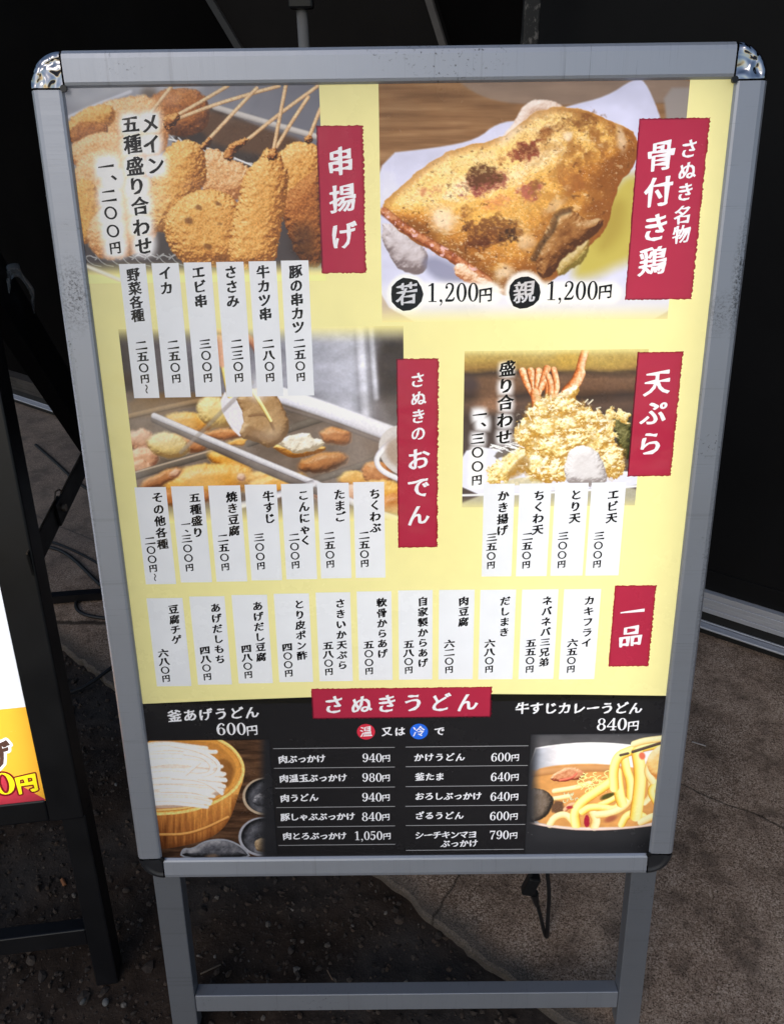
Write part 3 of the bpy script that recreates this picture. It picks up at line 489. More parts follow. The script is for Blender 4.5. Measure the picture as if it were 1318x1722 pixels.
def art_curry(a):
    X, Y = a.X, a.Y
    a.C[:] = ramp(Y, [(40, np.array((76, 76, 80)) / 255), (150, np.array((92, 90, 92)) / 255), (900, np.array((50, 50, 52)) / 255), (1000, np.array((44, 44, 46)) / 255)])
    bowl = [(60, 200), (300, 160), (560, 140), (800, 145), (1000, 165), (1350, 200), (1350, 900), (900, 945), (560, 950), (300, 925), (60, 880)]
    a.fill(a.sdf(bowl, 1), (250, 244, 246), 4); a.mix(sstep(360, 60, X) * sstep(0, 20, a.sdf(bowl, 1)), (150, 156, 170))
    a.fill(a.sdf([(80, 400), (300, 350), (600, 335), (820, 350), (1350, 420), (1350, 915), (560, 935), (300, 910), (80, 870)], 2), (222, 158, 92), 10)
    a.C = a.C * (1 + .2 * (fbm(X * .01, Y * .02, 5, 3) - .5))[..., None]
    UD = [(0, (196, 120, 30)), (.3, (240, 186, 74)), (.6, (253, 224, 110)), (1, (255, 246, 190))]
    PL = [(0, (210, 150, 80)), (.4, (250, 212, 130)), (1, (255, 248, 206))]
    ME = [(0, (120, 50, 40)), (.5, (206, 130, 90)), (1, (250, 214, 170))]
    a.tube([(90, 430), (300, 400), (600, 380), (820, 385)], 30, [(0, (150, 96, 60)), (1, (214, 160, 110))], 12, op=.7)
    a.lump(a.sdf([(250, 470), (360, 390), (480, 360), (600, 420), (560, 480), (400, 500), (280, 500)], 2, 12, .02), 30, ME, .4, .03, 3, 6)
    a.tube([(350, 490), (460, 470), (500, 430)], 10, [(0, (200, 70, 70)), (1, (240, 140, 110))], 6)
    a.tube([(300, 590), (500, 560), (620, 520)], 24, PL, 6)
    rng = random.Random(7)
    for k in range(26):
        cx, cy = rng.uniform(520, 800), rng.uniform(420, 620); r = rng.uniform(18, 40); a0 = rng.uniform(0, 6)
        a.tube([(cx + r * np.cos(a0 + q), cy + r * .7 * np.sin(a0 + q)) for q in (0, 1, 2, 3, 4)], 5, [(0, (150, 150, 50)), (.5, (240, 226, 120)), (1, (255, 250, 190))], 3)
    for k in range(16):
        cx, cy = rng.uniform(390, 520), rng.uniform(610, 690); r = rng.uniform(8, 20); a0 = rng.uniform(0, 6)
        a.tube([(cx + r * np.cos(a0 + q), cy + r * np.sin(a0 + q)) for q in (0, 1.5, 3)], 4, [(0, (120, 130, 60)), (1, (250, 250, 220))], 3)
    a.tube([(300, 660), (420, 640)], 22, PL, 5); a.fill(a.ell(790, 640, 70, 24, -20, 8, .03), (84, 80, 40), 8); a.fill(a.ell(330, 740, 60, 60, 0, 14, .04), (110, 80, 60), 12)
    a.lump(a.sdf([(60, 560), (180, 560), (290, 640), (290, 720), (210, 850), (60, 880)], 2, 8, .02), 60, [(0, (50, 44, 40)), (.5, (120, 104, 90)), (1, (176, 170, 170))], .3, .02, 8, 6, (-.5, -.3))
    for p, w, st in (([(260, 900), (300, 830), (400, 800), (460, 860), (500, 920)], 32, PL), ([(720, 720), (820, 680), (880, 640)], 26, UD), ([(920, 900), (960, 820), (1040, 790), (1120, 830)], 34, UD), ([(1180, 480), (1190, 640), (1130, 700)], 28, PL), ([(1100, 880), (1220, 820), (1300, 830)], 34, PL),
                     ([(1230, 520), (1180, 600), (1240, 700)], 34, UD), ([(400, 760), (450, 710), (520, 720)], 20, ME), ([(660, 800), (690, 860), (670, 920)], 40, PL), ([(500, 900), (480, 790), (560, 680), (700, 590), (830, 500)], 44, UD), ([(560, 780), (620, 740), (740, 740), (860, 770), (920, 690), (900, 580)], 34, UD), ([(700, 810), (820, 800), (960, 730), (1000, 640)], 34, PL),
                     ([(870, 420), (880, 520), (900, 640), (920, 700)], 48, UD), ([(940, 280), (960, 400), (1000, 500), (1000, 640)], 40, UD), ([(850, 560), (840, 400), (880, 270), (1000, 220), (1140, 180), (1350, 150)], 44, UD), ([(1060, 240), (1090, 420), (1080, 600), (1050, 820)], 56, UD), ([(1180, 330), (1150, 420), (1200, 500)], 34, PL), ([(1030, 160), (1120, 130), (1300, 110)], 30, PL)):
        a.tube(p, w, st, 4, side=.3)
    a.lump(a.sdf([(1130, 300), (1260, 160), (1350, 200), (1350, 480), (1190, 470)], 2), 60, [(0, (216, 140, 70)), (.5, (250, 206, 130)), (1, (255, 240, 200))], .2, .02, 3, 6)
    a.fill(a.ell(600, 870, 26, 56, 0, 5, .03), (170, 40, 60), 4); a.fill(a.ell(1105, 270, 28, 34, -20), (236, 120, 90), 8); a.fill(a.ell(440, 742, 30, 14), (176, 50, 60), 6); a.fill(a.ell(820, 850, 60, 26, -20), (150, 70, 60), 14, .7)
    CHP = [(0, (36, 28, 26)), (1, (110, 90, 80))]; a.tube([(1018, 232), (1250, 160), (1350, 130)], 13, CHP, 2.5, 0); a.tube([(905, 262), (975, 246)], 11, CHP, 2.5, 0)
    a.tube([(60, 880), (300, 925), (560, 950), (900, 945), (1350, 890)], 9, [(0, (190, 150, 140)), (1, (250, 226, 210))], 4)
    a.fill(a.sdf([(40, 895), (300, 940), (560, 966), (900, 960), (1350, 905), (1350, 1300), (40, 1300)], 1), (50, 50, 53), 6)
    a.mix(sstep(190, 60, X), (44, 44, 47)); a.mix(sstep(1000, 1100, Y), (44, 44, 47)); a.mix(sstep(85, 45, Y), (44, 44, 47))

# ------------------------------------------------------------------ what is printed where on the poster (mm from its centre)
SLIPS = [('skewer price slips', (-318.6, 323.9, -288.4, 171.5), [('野菜各種', -303.7, 311.9, 266.9, 14.0), ('二五〇円', -303.4, 232.9, 194.3, 11.2), ('〜', -302.9, 182.2, 182.2, 10)]),
 ('skewer price slips', (-281.7, 324.2, -250.9, 171.9), [('イカ', -267.2, 313.2, 296.9, 14.0), ('二五〇円', -266.2, 233.3, 194.1, 11.2)]),
 ('skewer price slips', (-245.1, 324.6, -214.0, 172.3), [('エビ串', -229.3, 313.8, 282.1, 14.0), ('三〇〇円', -228.7, 233.7, 194.5, 11.2)]),
 ('skewer price slips', (-208.3, 324.7, -177.3, 171.8), [('ささみ', -192.6, 313.3, 281.6, 14.0), ('二三〇円', -191.9, 233.5, 194.3, 11.2)]),
 ('skewer price slips', (-171.5, 324.9, -140.4, 171.9), [('牛カツ串', -156.0, 313.1, 266.7, 14.0), ('二八〇円', -155.1, 233.0, 194.1, 11.2)]),
 ('skewer price slips', (-135.0, 325.3, -103.8, 172.3), [('豚の串カツ', -118.9, 313.2, 251.6, 14.0), ('二五〇円', -118.7, 233.1, 194.2, 11.2)]),
 ('oden price slips', (-331.2, 61.0, -292.2, -69.0), [('その他各種', -304.1, 47.4, -14.4, 13.2), ('二〇〇円', -319.5, -9.6, -47.1, 11), ('〜', -318.7, -59.5, -59.5, 9.5)]),
 ('oden price slips', (-285.9, 61.7, -245.7, -67.0), [('五種盛り', -258.0, 46.4, 0.9, 13.2), ('三〇〇円', -272.9, -7.3, -46.6, 11), ('一、', -272.1, 11.8, 2.4, 11)]),
 ('oden price slips', (-239.9, 62.1, -200.2, -66.5), [('焼き豆腐', -211.9, 46.9, 2.4, 13.2), ('二五〇円', -227.0, -7.2, -46.2, 11)]),
 ('oden price slips', (-194.6, 62.7, -155.2, -65.3), [('牛すじ', -166.3, 47.3, 18.3, 13.2), ('三〇〇円', -181.3, -6.8, -45.3, 11)]),
 ('oden price slips', (-149.7, 63.1, -110.2, -64.4), [('こんにゃく', -122.6, 48.1, -11.5, 13.2), ('二〇〇円', -137.0, -7.0, -44.5, 11)]),
 ('oden price slips', (-105.1, 63.7, -65.9, -63.5), [('たまご', -77.8, 48.6, 19.2, 13.2), ('二五〇円', -92.5, -5.5, -44.0, 11)]),
 ('oden price slips', (-60.5, 64.4, -22.2, -63.4), [('ちくわぶ', -33.9, 48.7, 4.3, 13.2), ('二五〇円', -48.6, -5.7, -43.5, 11)]),
 ('tempura price slips', (101.0, 60.1, 139.3, -63.5), [('かき揚げ', 125.6, 44.3, -1.2, 13.2), ('三五〇円', 112.7, -10.2, -48.0, 11)]),
 ('tempura price slips', (145.2, 60.0, 184.6, -63.7), [('ちくわ天', 170.2, 44.1, -0.7, 13.2), ('二五〇円', 157.7, -9.7, -47.9, 11)]),
 ('tempura price slips', (189.4, 60.1, 230.5, -63.6), [('とり天', 215.9, 44.5, 14.1, 13.2), ('三〇〇円', 202.9, -9.6, -47.8, 11)]),
 ('tempura price slips', (234.3, 60.2, 276.8, -63.9), [('エビ天', 262.1, 44.3, 13.8, 13.2), ('三〇〇円', 248.2, -9.9, -48.1, 11)]),
 ('side dish price slips', (-332.8, -88.7, -286.1, -218.1), [('豆腐チゲ', -299.4, -105.0, -148.8, 12.6), ('六八〇円', -319.2, -168.4, -206.4, 11.4)]),
 ('side dish price slips', (-277.1, -86.9, -231.4, -216.4), [('あげだしもち', -244.3, -103.5, -178.5, 12.6), ('四八〇円', -263.5, -164.9, -204.4, 11.4)]),
 ('side dish price slips', (-222.2, -85.5, -176.1, -215.1), [('あげだし豆腐', -189.4, -101.7, -175.9, 12.6), ('四八〇円', -208.3, -163.3, -202.1, 11.4)]),
 ('side dish price slips', (-167.4, -84.3, -121.8, -213.8), [('とり皮ポン酢', -135.0, -99.8, -174.3, 12.6), ('四〇〇円', -154.0, -161.7, -200.5, 11.4)]),
 ('side dish price slips', (-113.1, -83.3, -68.3, -213.1), [('さきいか天ぷら', -81.7, -99.2, -189.2, 12.6), ('五八〇円', -100.0, -160.1, -198.8, 11.4)]),
 ('side dish price slips', (-60.0, -82.5, -14.9, -212.1), [('軟骨からあげ', -27.9, -98.6, -172.7, 12.6), ('五〇〇円', -46.1, -159.5, -198.5, 11.4)]),
 ('side dish price slips', (-6.3, -81.6, 38.4, -212.0), [('自家製からあげ', 25.7, -97.7, -187.2, 12.6), ('五八〇円', 6.8, -159.4, -197.7, 11.4)]),
 ('side dish price slips', (46.6, -81.6, 92.7, -212.3), [('肉豆腐', 78.8, -98.0, -127.7, 12.6), ('六二〇円', 60.8, -159.4, -197.7, 11.4)]),
 ('side dish price slips', (100.1, -82.1, 146.2, -212.9), [('だしまき', 132.6, -98.4, -143.1, 12.6), ('六八〇円', 114.3, -159.4, -197.7, 11.4)]),
 ('side dish price slips', (154.1, -82.4, 201.0, -213.2), [('ネバネバ三兄弟', 187.2, -98.7, -188.1, 12.6), ('五五〇円', 168.6, -159.7, -198.3, 11.4)]),
 ('side dish price slips', (208.4, -82.7, 256.1, -214.2), [('カキフライ', 242.0, -99.0, -160.1, 12.6), ('六五〇円', 223.7, -160.0, -198.9, 11.4)])]
BANNERS = [((-89.2, 462.8, -38.5, 310.9), [('串', -64.1, 426.9, 29), ('揚', -63.0, 389.3, 29), ('げ', -63.2, 350.6, 29)]),
 ((257.6, 465.7, 334.3, 277.5),
  [('骨', 284.7, 428.3, 31), ('付', 285.1, 391.8, 31), ('き', 285.5, 354.9, 31), ('鶏', 285.4, 319.1, 31), ('さ', 314.3, 435.0, 19.5), ('ぬ', 314.7, 413.0, 19.5), ('き', 314.7, 391.6, 19.5), ('名', 314.6, 367.9, 19.5), ('物', 315.1, 347.5, 19.5)]),
 ((-5.7, 214.3, 44.5, -22.5), [('さ', 19.3, 188.7, 18.5), ('ぬ', 20.4, 166.9, 18.5), ('き', 20.2, 145.4, 18.5), ('の', 20.1, 124.2, 18.5), ('お', 20.4, 92.3, 28), ('で', 20.2, 56.1, 28), ('ん', 19.9, 20.2, 28)]),
 ((277.2, 218.6, 331.1, 67.6), [('天', 303.4, 182.0, 31), ('ぷ', 302.7, 145.7, 31), ('ら', 301.6, 108.2, 31)]), ((273.4, -77.9, 327.4, -195.7), [('一', 299.1, -115.9, 31), ('品', 299.7, -151.0, 31)]),
 ((-125.1, -224.0, 119.5, -271.2), [('さ', -95.3, -249.8, 29), ('ぬ', -57.8, -250.0, 29), ('き', -23.2, -248.9, 29), ('う', 12.5, -248.1, 29), ('ど', 49.4, -248.3, 29), ('ん', 86.2, -247.9, 29)])]
PHOTO_TEXT = [('メ', -267.6, 466.7, 19), ('イ', -268.3, 446.3, 19), ('ン', -265.9, 425.7, 19), ('五', -289.1, 466.2, 19), ('種', -288.6, 446.7, 19), ('盛', -288.8, 424.6, 19), ('り', -288.9, 404.8, 19), ('合', -287.7, 384.4, 19), ('わ', -288.7, 362.2, 19),
 ('せ', -288.1, 342.4, 19), ('一', -320.3, 424.8, 17), ('、', -313.4, 412.8, 17), ('二', -321.0, 395.3, 17), ('〇', -321.0, 377.9, 17), ('〇', -320.8, 359.0, 17), ('円', -320.5, 341.1, 17), ('盛', 125.3, 200.8, 19), ('り', 124.2, 180.8, 19),
 ('合', 124.4, 160.8, 19), ('わ', 124.3, 139.5, 19), ('せ', 123.9, 118.6, 19), ('一', 93.9, 146.3, 17), ('、', 98.3, 133.7, 17), ('三', 92.0, 117.1, 17), ('〇', 92.3, 100.3, 17), ('〇', 92.6, 82.6, 17), ('円', 92.2, 65.1, 17)]
PHOTO_DISCS = [((7.1, 287.1), 18.8, '若'), ((141.5, 287.4), 18.7, '親')]
PHOTO_PRICES = [('1,200', 29.8, 89.8, 288.5, 20.8, 97.4, 284.9, 15), ('1,200', 166.0, 226.3, 288.8, 20.8, 234.3, 286.9, 15)]
PANEL_PRICES = [('600', -258.7, -216.9, -285.7, 19.2, -209.1, -288.6, 15), ('840', 263.9, 306.5, -284.7, 19.2, 314.8, -287.9, 15), ('940', -59.1, -30.7, -334.6, 14.1, -25.3, -336.1, 11), ('980', -60.1, -31.4, -367.0, 14.4, -26.0, -368.6, 11),
 ('940', -61.1, -32.1, -400.1, 14.7, -26.6, -401.6, 11), ('840', -62.1, -32.9, -433.4, 14.9, -27.3, -435.0, 11), ('1,050', -73.7, -32.3, -466.5, 15.2, -26.1, -468.2, 11), ('600', 120.5, 148.4, -335.6, 14.1, 154.4, -337.2, 11),
 ('640', 120.9, 149.0, -368.1, 14.4, 155.2, -369.6, 11), ('640', 121.3, 149.7, -401.1, 14.7, 155.9, -402.7, 11), ('600', 121.4, 150.0, -434.4, 14.9, 156.3, -436.1, 11), ('790', 121.8, 150.7, -467.6, 15.2, 157.0, -469.3, 11)]
PANEL_TEXT = [('釜', -313.8, -264.8, 19), ('あ', -292.5, -263.9, 19), ('げ', -271.3, -263.0, 19), ('う', -250.0, -262.1, 19), ('ど', -228.8, -261.2, 19), ('ん', -207.6, -260.3, 19), ('牛', 161.1, -258.4, 18.5), ('す', 180.4, -258.6, 18.5),
 ('じ', 199.7, -258.8, 18.5), ('カ', 219.0, -259.0, 18.5), ('レ', 238.3, -259.2, 18.5), ('ー', 257.6, -259.4, 18.5), ('う', 276.9, -259.6, 18.5), ('ど', 296.3, -259.8, 18.5), ('ん', 315.6, -260.0, 18.5), ('又', -23.8, -292.8, 14.5),
 ('は', -5.9, -292.9, 14.5), ('で', 48.5, -293.2, 14.5), ('肉', -169.3, -336.0, 13.2), ('ぶ', -156.1, -335.8, 13.2), ('っ', -142.8, -335.6, 13.2), ('か', -129.6, -335.4, 13.2), ('け', -116.3, -335.2, 13.2), ('肉', -169.7, -367.7, 13.2),
 ('温', -156.0, -367.6, 13.2), ('玉', -142.2, -367.5, 13.2), ('ぶ', -128.5, -367.4, 13.2), ('っ', -114.8, -367.3, 13.2), ('か', -101.0, -367.2, 13.2), ('け', -87.3, -367.1, 13.2), ('肉', -170.2, -400.8, 13.2), ('う', -156.5, -400.5, 13.2),
 ('ど', -142.9, -400.2, 13.2), ('ん', -129.2, -399.9, 13.2), ('豚', -171.5, -433.0, 13.2), ('し', -158.2, -433.0, 13.2), ('ゃ', -144.8, -432.9, 13.2), ('ぶ', -131.4, -432.9, 13.2), ('ぶ', -118.0, -432.9, 13.2), ('っ', -104.7, -432.9, 13.2),
 ('か', -91.3, -432.8, 13.2), ('け', -77.9, -432.8, 13.2), ('肉', -170.4, -466.2, 13.2), ('と', -157.2, -466.3, 13.2), ('ろ', -143.9, -466.3, 13.2), ('ぶ', -130.7, -466.4, 13.2), ('っ', -117.5, -466.5, 13.2), ('か', -104.3, -466.6, 13.2),
 ('け', -91.0, -466.6, 13.2), ('か', 20.1, -335.0, 13.2), ('け', 34.5, -335.0, 13.2), ('う', 48.9, -335.1, 13.2), ('ど', 63.2, -335.2, 13.2), ('ん', 77.6, -335.3, 13.2), ('釜', 21.4, -367.0, 13.2), ('た', 35.5, -367.1, 13.2),
 ('ま', 49.5, -367.2, 13.2), ('お', 21.2, -399.7, 13.2), ('ろ', 34.8, -399.8, 13.2), ('し', 48.4, -399.9, 13.2), ('ぶ', 62.0, -400.0, 13.2), ('っ', 75.6, -400.0, 13.2), ('か', 89.2, -400.1, 13.2), ('け', 102.8, -400.2, 13.2),
 ('ざ', 21.0, -433.0, 13.2), ('る', 35.1, -433.1, 13.2), ('う', 49.3, -433.2, 13.2), ('ど', 63.4, -433.3, 13.2), ('ん', 77.6, -433.4, 13.2), ('シ', 20.8, -466.9, 13.2), ('ー', 33.6, -466.9, 13.2), ('チ', 46.4, -466.8, 13.2),
 ('キ', 59.2, -466.8, 13.2), ('ン', 72.0, -466.7, 13.2), ('マ', 84.8, -466.7, 13.2), ('ヨ', 97.6, -466.6, 13.2), ('ぶ', 58.5, -482.4, 13.2), ('っ', 72.0, -482.3, 13.2), ('か', 85.6, -482.1, 13.2), ('け', 99.1, -481.9, 13.2)]
PANEL_DISCS = [((-52.5, -292.6), 12.4, '温'), ((20.4, -293.1), 12.4, '冷')]
RULES = [(-182.1, -13.2, -318.1), (-182.7, -13.4, -350.2), (-183.0, -13.7, -383.4), (-183.3, -13.9, -416.3), (-183.6, -14.2, -449.9), (-184.0, -14.4, -482.2), (1.9, 171.9, -317.8), (1.8, 172.5, -349.9), (1.4, 173.1, -383.0), (1.0, 173.0, -416.3),
 (1.2, 173.0, -449.6), (1.3, 172.9, -493.4)]
ART_MAP = {'chicken': [[3.25153, -0.086482, 125.867], [-0.0202805, -3.67328, 1873.75], [-1.35343e-06, -0.000317143, 1.0]],
 'curry': [[7.31783, 0.249535, -1117.17], [-0.0374552, -6.34906, -1824.91], [-1.35343e-06, -0.000317143, 1.0]],
 'noodle_tub': [[7.63104, -0.902732, 2501.73], [-0.0390449, -6.61602, -1932.9], [-1.35343e-06, -0.000317143, 1.0]],
 'oden': [[3.5101, -0.457056, 1282.6], [-0.020458, -3.62856, 956.065], [-1.35343e-06, -0.000317143, 1.0]],
 'skewers': [[3.98838, -0.604881, 1727.09], [-0.0248694, -4.50336, 2284.62], [-1.35343e-06, -0.000317143, 1.0]],
 'tempura': [[5.16493, 0.0347617, -342.8], [-0.0298754, -5.28695, 1250.92], [-1.35343e-06, -0.000317143, 1.0]]}

# ------------------------------------------------------------------ setting: ground, soil, slab
def m_soil():
    t = NT('damp_soil'); v = t.coord()
    a = t.noise(v, 9, 6); b = t.noise(v, 130, 6, .7); g = t.noise(v, 3.1, 3)
    c = t.ramp(a, [(.3, (.022, .0140, .0098)), (.55, (.042, .028, .0205)), (.8, (.066, .046, .035))])
    c = t.mix(t.ramp(g, [(.48, 0), (.62, .6)]), c, (.046, .043, .042))
    c = t.mix(t.ramp(b, [(.56, 0), (.74, .55)]), c, (.12, .095, .08))
    t.set(Base_Color=c, Roughness=.9, Specular_IOR_Level=.2); t.bump(b, .7, .004); return t.m
def m_slab():
    t = NT('worn_concrete'); v = t.coord()
    a = t.noise(v, 4.2, 6, .6, .4); b = t.noise(v, 330, 3, .8); d = t.noise(v, 13, 7, .68); f2 = t.noise(v, 900, 2, .6); e = t.noise(v, 1.6, 3)
    c = t.ramp(a, [(.3, (.20, .134, .092)), (.5, (.35, .24, .172)), (.72, (.47, .34, .25))])
    c = t.mix(t.ramp(d, [(.34, .6), (.50, 0)]), c, (.085, .066, .054))
    sp = t.math('MULTIPLY', t.ramp(b, [(.49, 0), (.60, 1)]), t.ramp(d, [(.38, .12), (.60, .95)]))
    sp = t.math('MULTIPLY', sp, t.ramp(f2, [(.35, .3), (.6, 1)]))
    c = t.mix(sp, c, (.86, .70, .57))
    c = t.mix(t.ramp(b, [(.36, .9), (.47, 0)]), c, (.05, .036, .028))
    sx = t.n('ShaderNodeSeparateXYZ'); t.l(v, sx.inputs[0]); X, Y = sx.outputs[0], sx.outputs[1]
    def dist(p, q, wob):
        dx, dy = q[0] - p[0], q[1] - p[1]; L = math.hypot(dx, dy); nx, ny = -dy / L, dx / L
        r = t.math('ADD', t.math('MULTIPLY', X, nx), t.math('MULTIPLY', Y, ny)); r = t.math('SUBTRACT', r, p[0] * nx + p[1] * ny)
        return t.math('ADD', r, t.math('MULTIPLY', t.math('SUBTRACT', d, .5), wob))
    band = dist((.212, -.152), (-.757, .63), .10)           # greyer mortar along the free edge
    band = t.math('ABSOLUTE', band); c = t.mix(t.ramp(band, [(.015, .8), (.055, 0)]), c, (.095, .088, .08))
    for p, q, wd in (((.597, .27), (.763, .166), .0022), ((.065, .012), (.135, .115), .0018), ((-.9, .84), (-.6, .83), .012)):
        k = t.math('ABSOLUTE', dist(p, q, .03)); c = t.mix(t.ramp(k, [(wd * .4, .85), (wd, 0)]), c, (.03, .024, .02))
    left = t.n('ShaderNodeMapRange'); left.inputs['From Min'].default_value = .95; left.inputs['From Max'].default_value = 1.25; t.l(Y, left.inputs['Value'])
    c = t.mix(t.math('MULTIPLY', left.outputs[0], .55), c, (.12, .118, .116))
    t.set(Base_Color=c, Roughness=.9, Specular_IOR_Level=.12)
    t.bump(t.math('ADD', t.math('MULTIPLY', b, .9), t.math('MULTIPLY', d, 2.)), .9, .004); return t.m
M_SOIL, M_SLAB = m_soil(), m_slab()
M_STREET = plain('street_asphalt', (.045, .045, .045), .9, 0, .25, 120, .4)
tag(mesh('street', [(-60, -60, -.03), (60, -60, -.03), (60, 60, -.03), (-60, 60, -.03)], [[0, 1, 2, 3]], M_STREET), kind='structure')
def grid(x0, x1, nx, y0, y1, ny, fz):
    xs, ys = np.linspace(x0, x1, nx), np.linspace(y0, y1, ny); X, Y = np.meshgrid(xs, ys); Z = fz(X, Y)
    V = np.stack([X, Y, Z], -1).reshape(-1, 3); i = np.arange(nx * ny).reshape(ny, nx)
    return V, np.stack([i[:-1, :-1], i[:-1, 1:], i[1:, 1:], i[1:, :-1]], -1).reshape(-1, 4).tolist()
def soil_z(X, Y): return -.004 + .013 * (fbm(X * 34, Y * 34, 3, 5) - .5) + .012 * (fbm(X * 5, Y * 5, 8, 2) - .5)
V, F = grid(-2.2, .9, 470, -1.3, 2.0, 480, soil_z)
tag(mesh('soil', V, F, M_SOIL, smooth=True), kind='structure')
EDGE = [(-4.0, 3.15), (-.998, .813), (-.929, .763), (-.757, .63), (-.044, .072), (.212, -.152), (.296, -.214), (2.2, -1.85), (5.0, -2.6)]
pts = []
rg = np.random.default_rng(5)
for (ax, ay), (bx, by) in zip(EDGE, EDGE[1:]):
    n = max(2, int(math.hypot(bx - ax, by - ay) / .012)) if abs(ax) < 1.2 else 4
    for k in range(n): pts.append((ax + (bx - ax) * k / n, ay + (by - ay) * k / n))
pts.append(EDGE[-1]); pts = np.array(pts)
wob = (fbm(pts[:, 0] * 30, pts[:, 1] * 30, 2, 4) - .5) * .022; pts = pts + np.stack([wob * .63, wob * .78], -1)
top = [(x, y, .010) for x, y in pts]; n = len(top)
inner = [(x + .005 * .63, y + .005 * .78, .014) for x, y in pts]
low = [(x, y, -.03) for x, y in pts]; back = [(6.5, -2.2, .014), (6.5, 1.5, .014), (-2.5, 5.5, .014)]
V = low + top + inner + back
F = [[k, k + 1, n + k + 1, n + k] for k in range(n - 1)] + [[n + k, n + k + 1, 2 * n + k + 1, 2 * n + k] for k in range(n - 1)] + [[2 * n + k for k in range(n)] + [3 * n, 3 * n + 1, 3 * n + 2]]
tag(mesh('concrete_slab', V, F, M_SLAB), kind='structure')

def ico():
    bm = bmesh.new(); bmesh.ops.create_icosphere(bm, subdivisions=1, radius=1); bm.verts.index_update()
    V = np.array([v.co[:] for v in bm.verts]); F = np.array([[v.index for v in f.verts] for f in bm.faces]); bm.free(); return V, F
ICO_V, ICO_F = ico()
def on_soil(x, y):           # which side of the slab's free edge
    ex = [p[0] for p in EDGE]; ey = [p[1] for p in EDGE]; return y < np.interp(x, ex, ey) - .004
def stone(rng, r):
    s = rng.uniform(.55, 1.2, 3) * r; s[2] *= .7; q = ICO_V * (1 + rng.uniform(-.28, .28, (len(ICO_V), 1))) * s
    a = rng.uniform(0, 6.28); c, sn = math.cos(a), math.sin(a); return np.stack([q[:, 0] * c - q[:, 1] * sn, q[:, 0] * sn + q[:, 1] * c, q[:, 2]], -1)
def m_gravel():
    t = NT('gravel'); a = t.n('ShaderNodeAttribute', attribute_name='tone'); v = t.coord(); n = t.noise(v, 300, 3)
    c = t.ramp(a.outputs['Fac'], [(0, (.024, .0165, .0125)), (.45, (.052, .038, .030)), (.80, (.085, .054, .036)), (.97, (.10, .08, .066)), (1, (.24, .21, .18))])
    t.set(Base_Color=t.mix(t.ramp(n, [(.35, .5), (.65, 0)]), c, (.012, .01, .009)), Roughness=.9); return t.m
rng = np.random.default_rng(11); VV = []; FF = []; TT = []; k = 0
while k < 9500:
    x, y = rng.uniform(-1.25, .55), rng.uniform(-.45, 1.1)
    if not on_soil(x, y): continue
    r = .0013 + .0052 * rng.random() ** 2.6
    if rng.random() < .011: r = rng.uniform(.007, .012)
    z = float(soil_z(np.array([x]), np.array([y]))[0])
    FF.append(ICO_F + 12 * k); VV.append(stone(rng, r) + [x, y, z + r * .15]); TT += [rng.random()] * 12; k += 1
me = bpy.data.meshes.new('gravel'); me.from_pydata(np.concatenate(VV).tolist(), [], np.concatenate(FF).tolist())
me.attributes.new('tone', 'FLOAT', 'POINT').data.foreach_set('value', np.array(TT, np.float32))
tag(link('gravel', me, m_gravel()), kind='stuff')

# ------------------------------------------------------------------ shop front behind the boards
WD = Vector((.835, -.55, 0)).normalized(); WO = Vector((WD.y, -WD.x, 0)); WA = Vector((.811, .775, 0))
shop = empty('shop_front', mat=Matrix(((WD.x, WO.x, 0, WA.x), (WD.y, WO.y, 0, WA.y), (0, 0, 1, 0), (0, 0, 0, 1))))
tag(shop, 'dark brown shop front with a black sliding door over a silver threshold', 'shop front')
M_WALL = plain('dark_wall', (.0017, .0013, .0012), .85, 0, .3, 6, 0, .06)
M_DOOR = plain('black_door', (.0066, .0066, .0072), .6, 0, .25, 3, 0, .12)
M_SILL = aluminium('threshold_aluminium', 'x', .62, .5)
M_SILLD = plain('shaded_sill', (.052, .046, .042), .6, .2, .3, 20)  # deeper shade on the left stretch of the threshold, put into its colour
M_GAP = plain('dark_gap', (.006, .006, .006), .8)
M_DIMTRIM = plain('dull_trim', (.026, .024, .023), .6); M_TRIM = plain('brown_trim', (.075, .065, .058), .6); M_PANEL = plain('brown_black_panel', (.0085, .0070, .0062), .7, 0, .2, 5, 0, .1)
MB().box((-8, -.4, .0), (5, -.03, 3.4), 0).build('wall', M_WALL, shop)
MB().box((-8, -.03, 2.5), (5, .16, 2.62), .01).build('added_canopy', M_WALL, shop)  # unseen slab added overhead, sized to hold back light from above
d = MB(); d.box((-.62, -.028, .15), (.34, .0, 2.2), .003); o = d.build('sliding_door', M_DOOR, shop)
b = MB(); b.box((-.62, .001, .15), (.34, .005, .208), .001); b.build('bottom_rail', M_DOOR, o)
d = MB(); d.box((.345, -.028, .15), (1.3, -.004, 2.2), .003); o = d.build('sliding_door', M_DOOR, shop)
b = MB(); b.box((.345, -.003, .15), (1.3, .001, .208), .001); b.build('bottom_rail', M_DOOR, o)
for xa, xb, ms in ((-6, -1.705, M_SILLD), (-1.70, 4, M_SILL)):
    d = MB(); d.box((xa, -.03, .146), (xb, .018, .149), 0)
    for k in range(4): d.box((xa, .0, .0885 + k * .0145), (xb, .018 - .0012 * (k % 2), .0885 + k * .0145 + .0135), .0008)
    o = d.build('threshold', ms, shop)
MB().box((-6, -.03, .0), (4, .0085, .088), 0).build('base', M_GAP, o)
MB().box((-6, .009, .046), (4, .034, .0515), .0015).box((-6, .009, .0545), (4, .014, .0575), .001).build('lip', M_SILL, o)
q = [(-1.894, 1.9), (-1.065, 1.9), (-.71, 1.1), (-1.272, 1.1)]
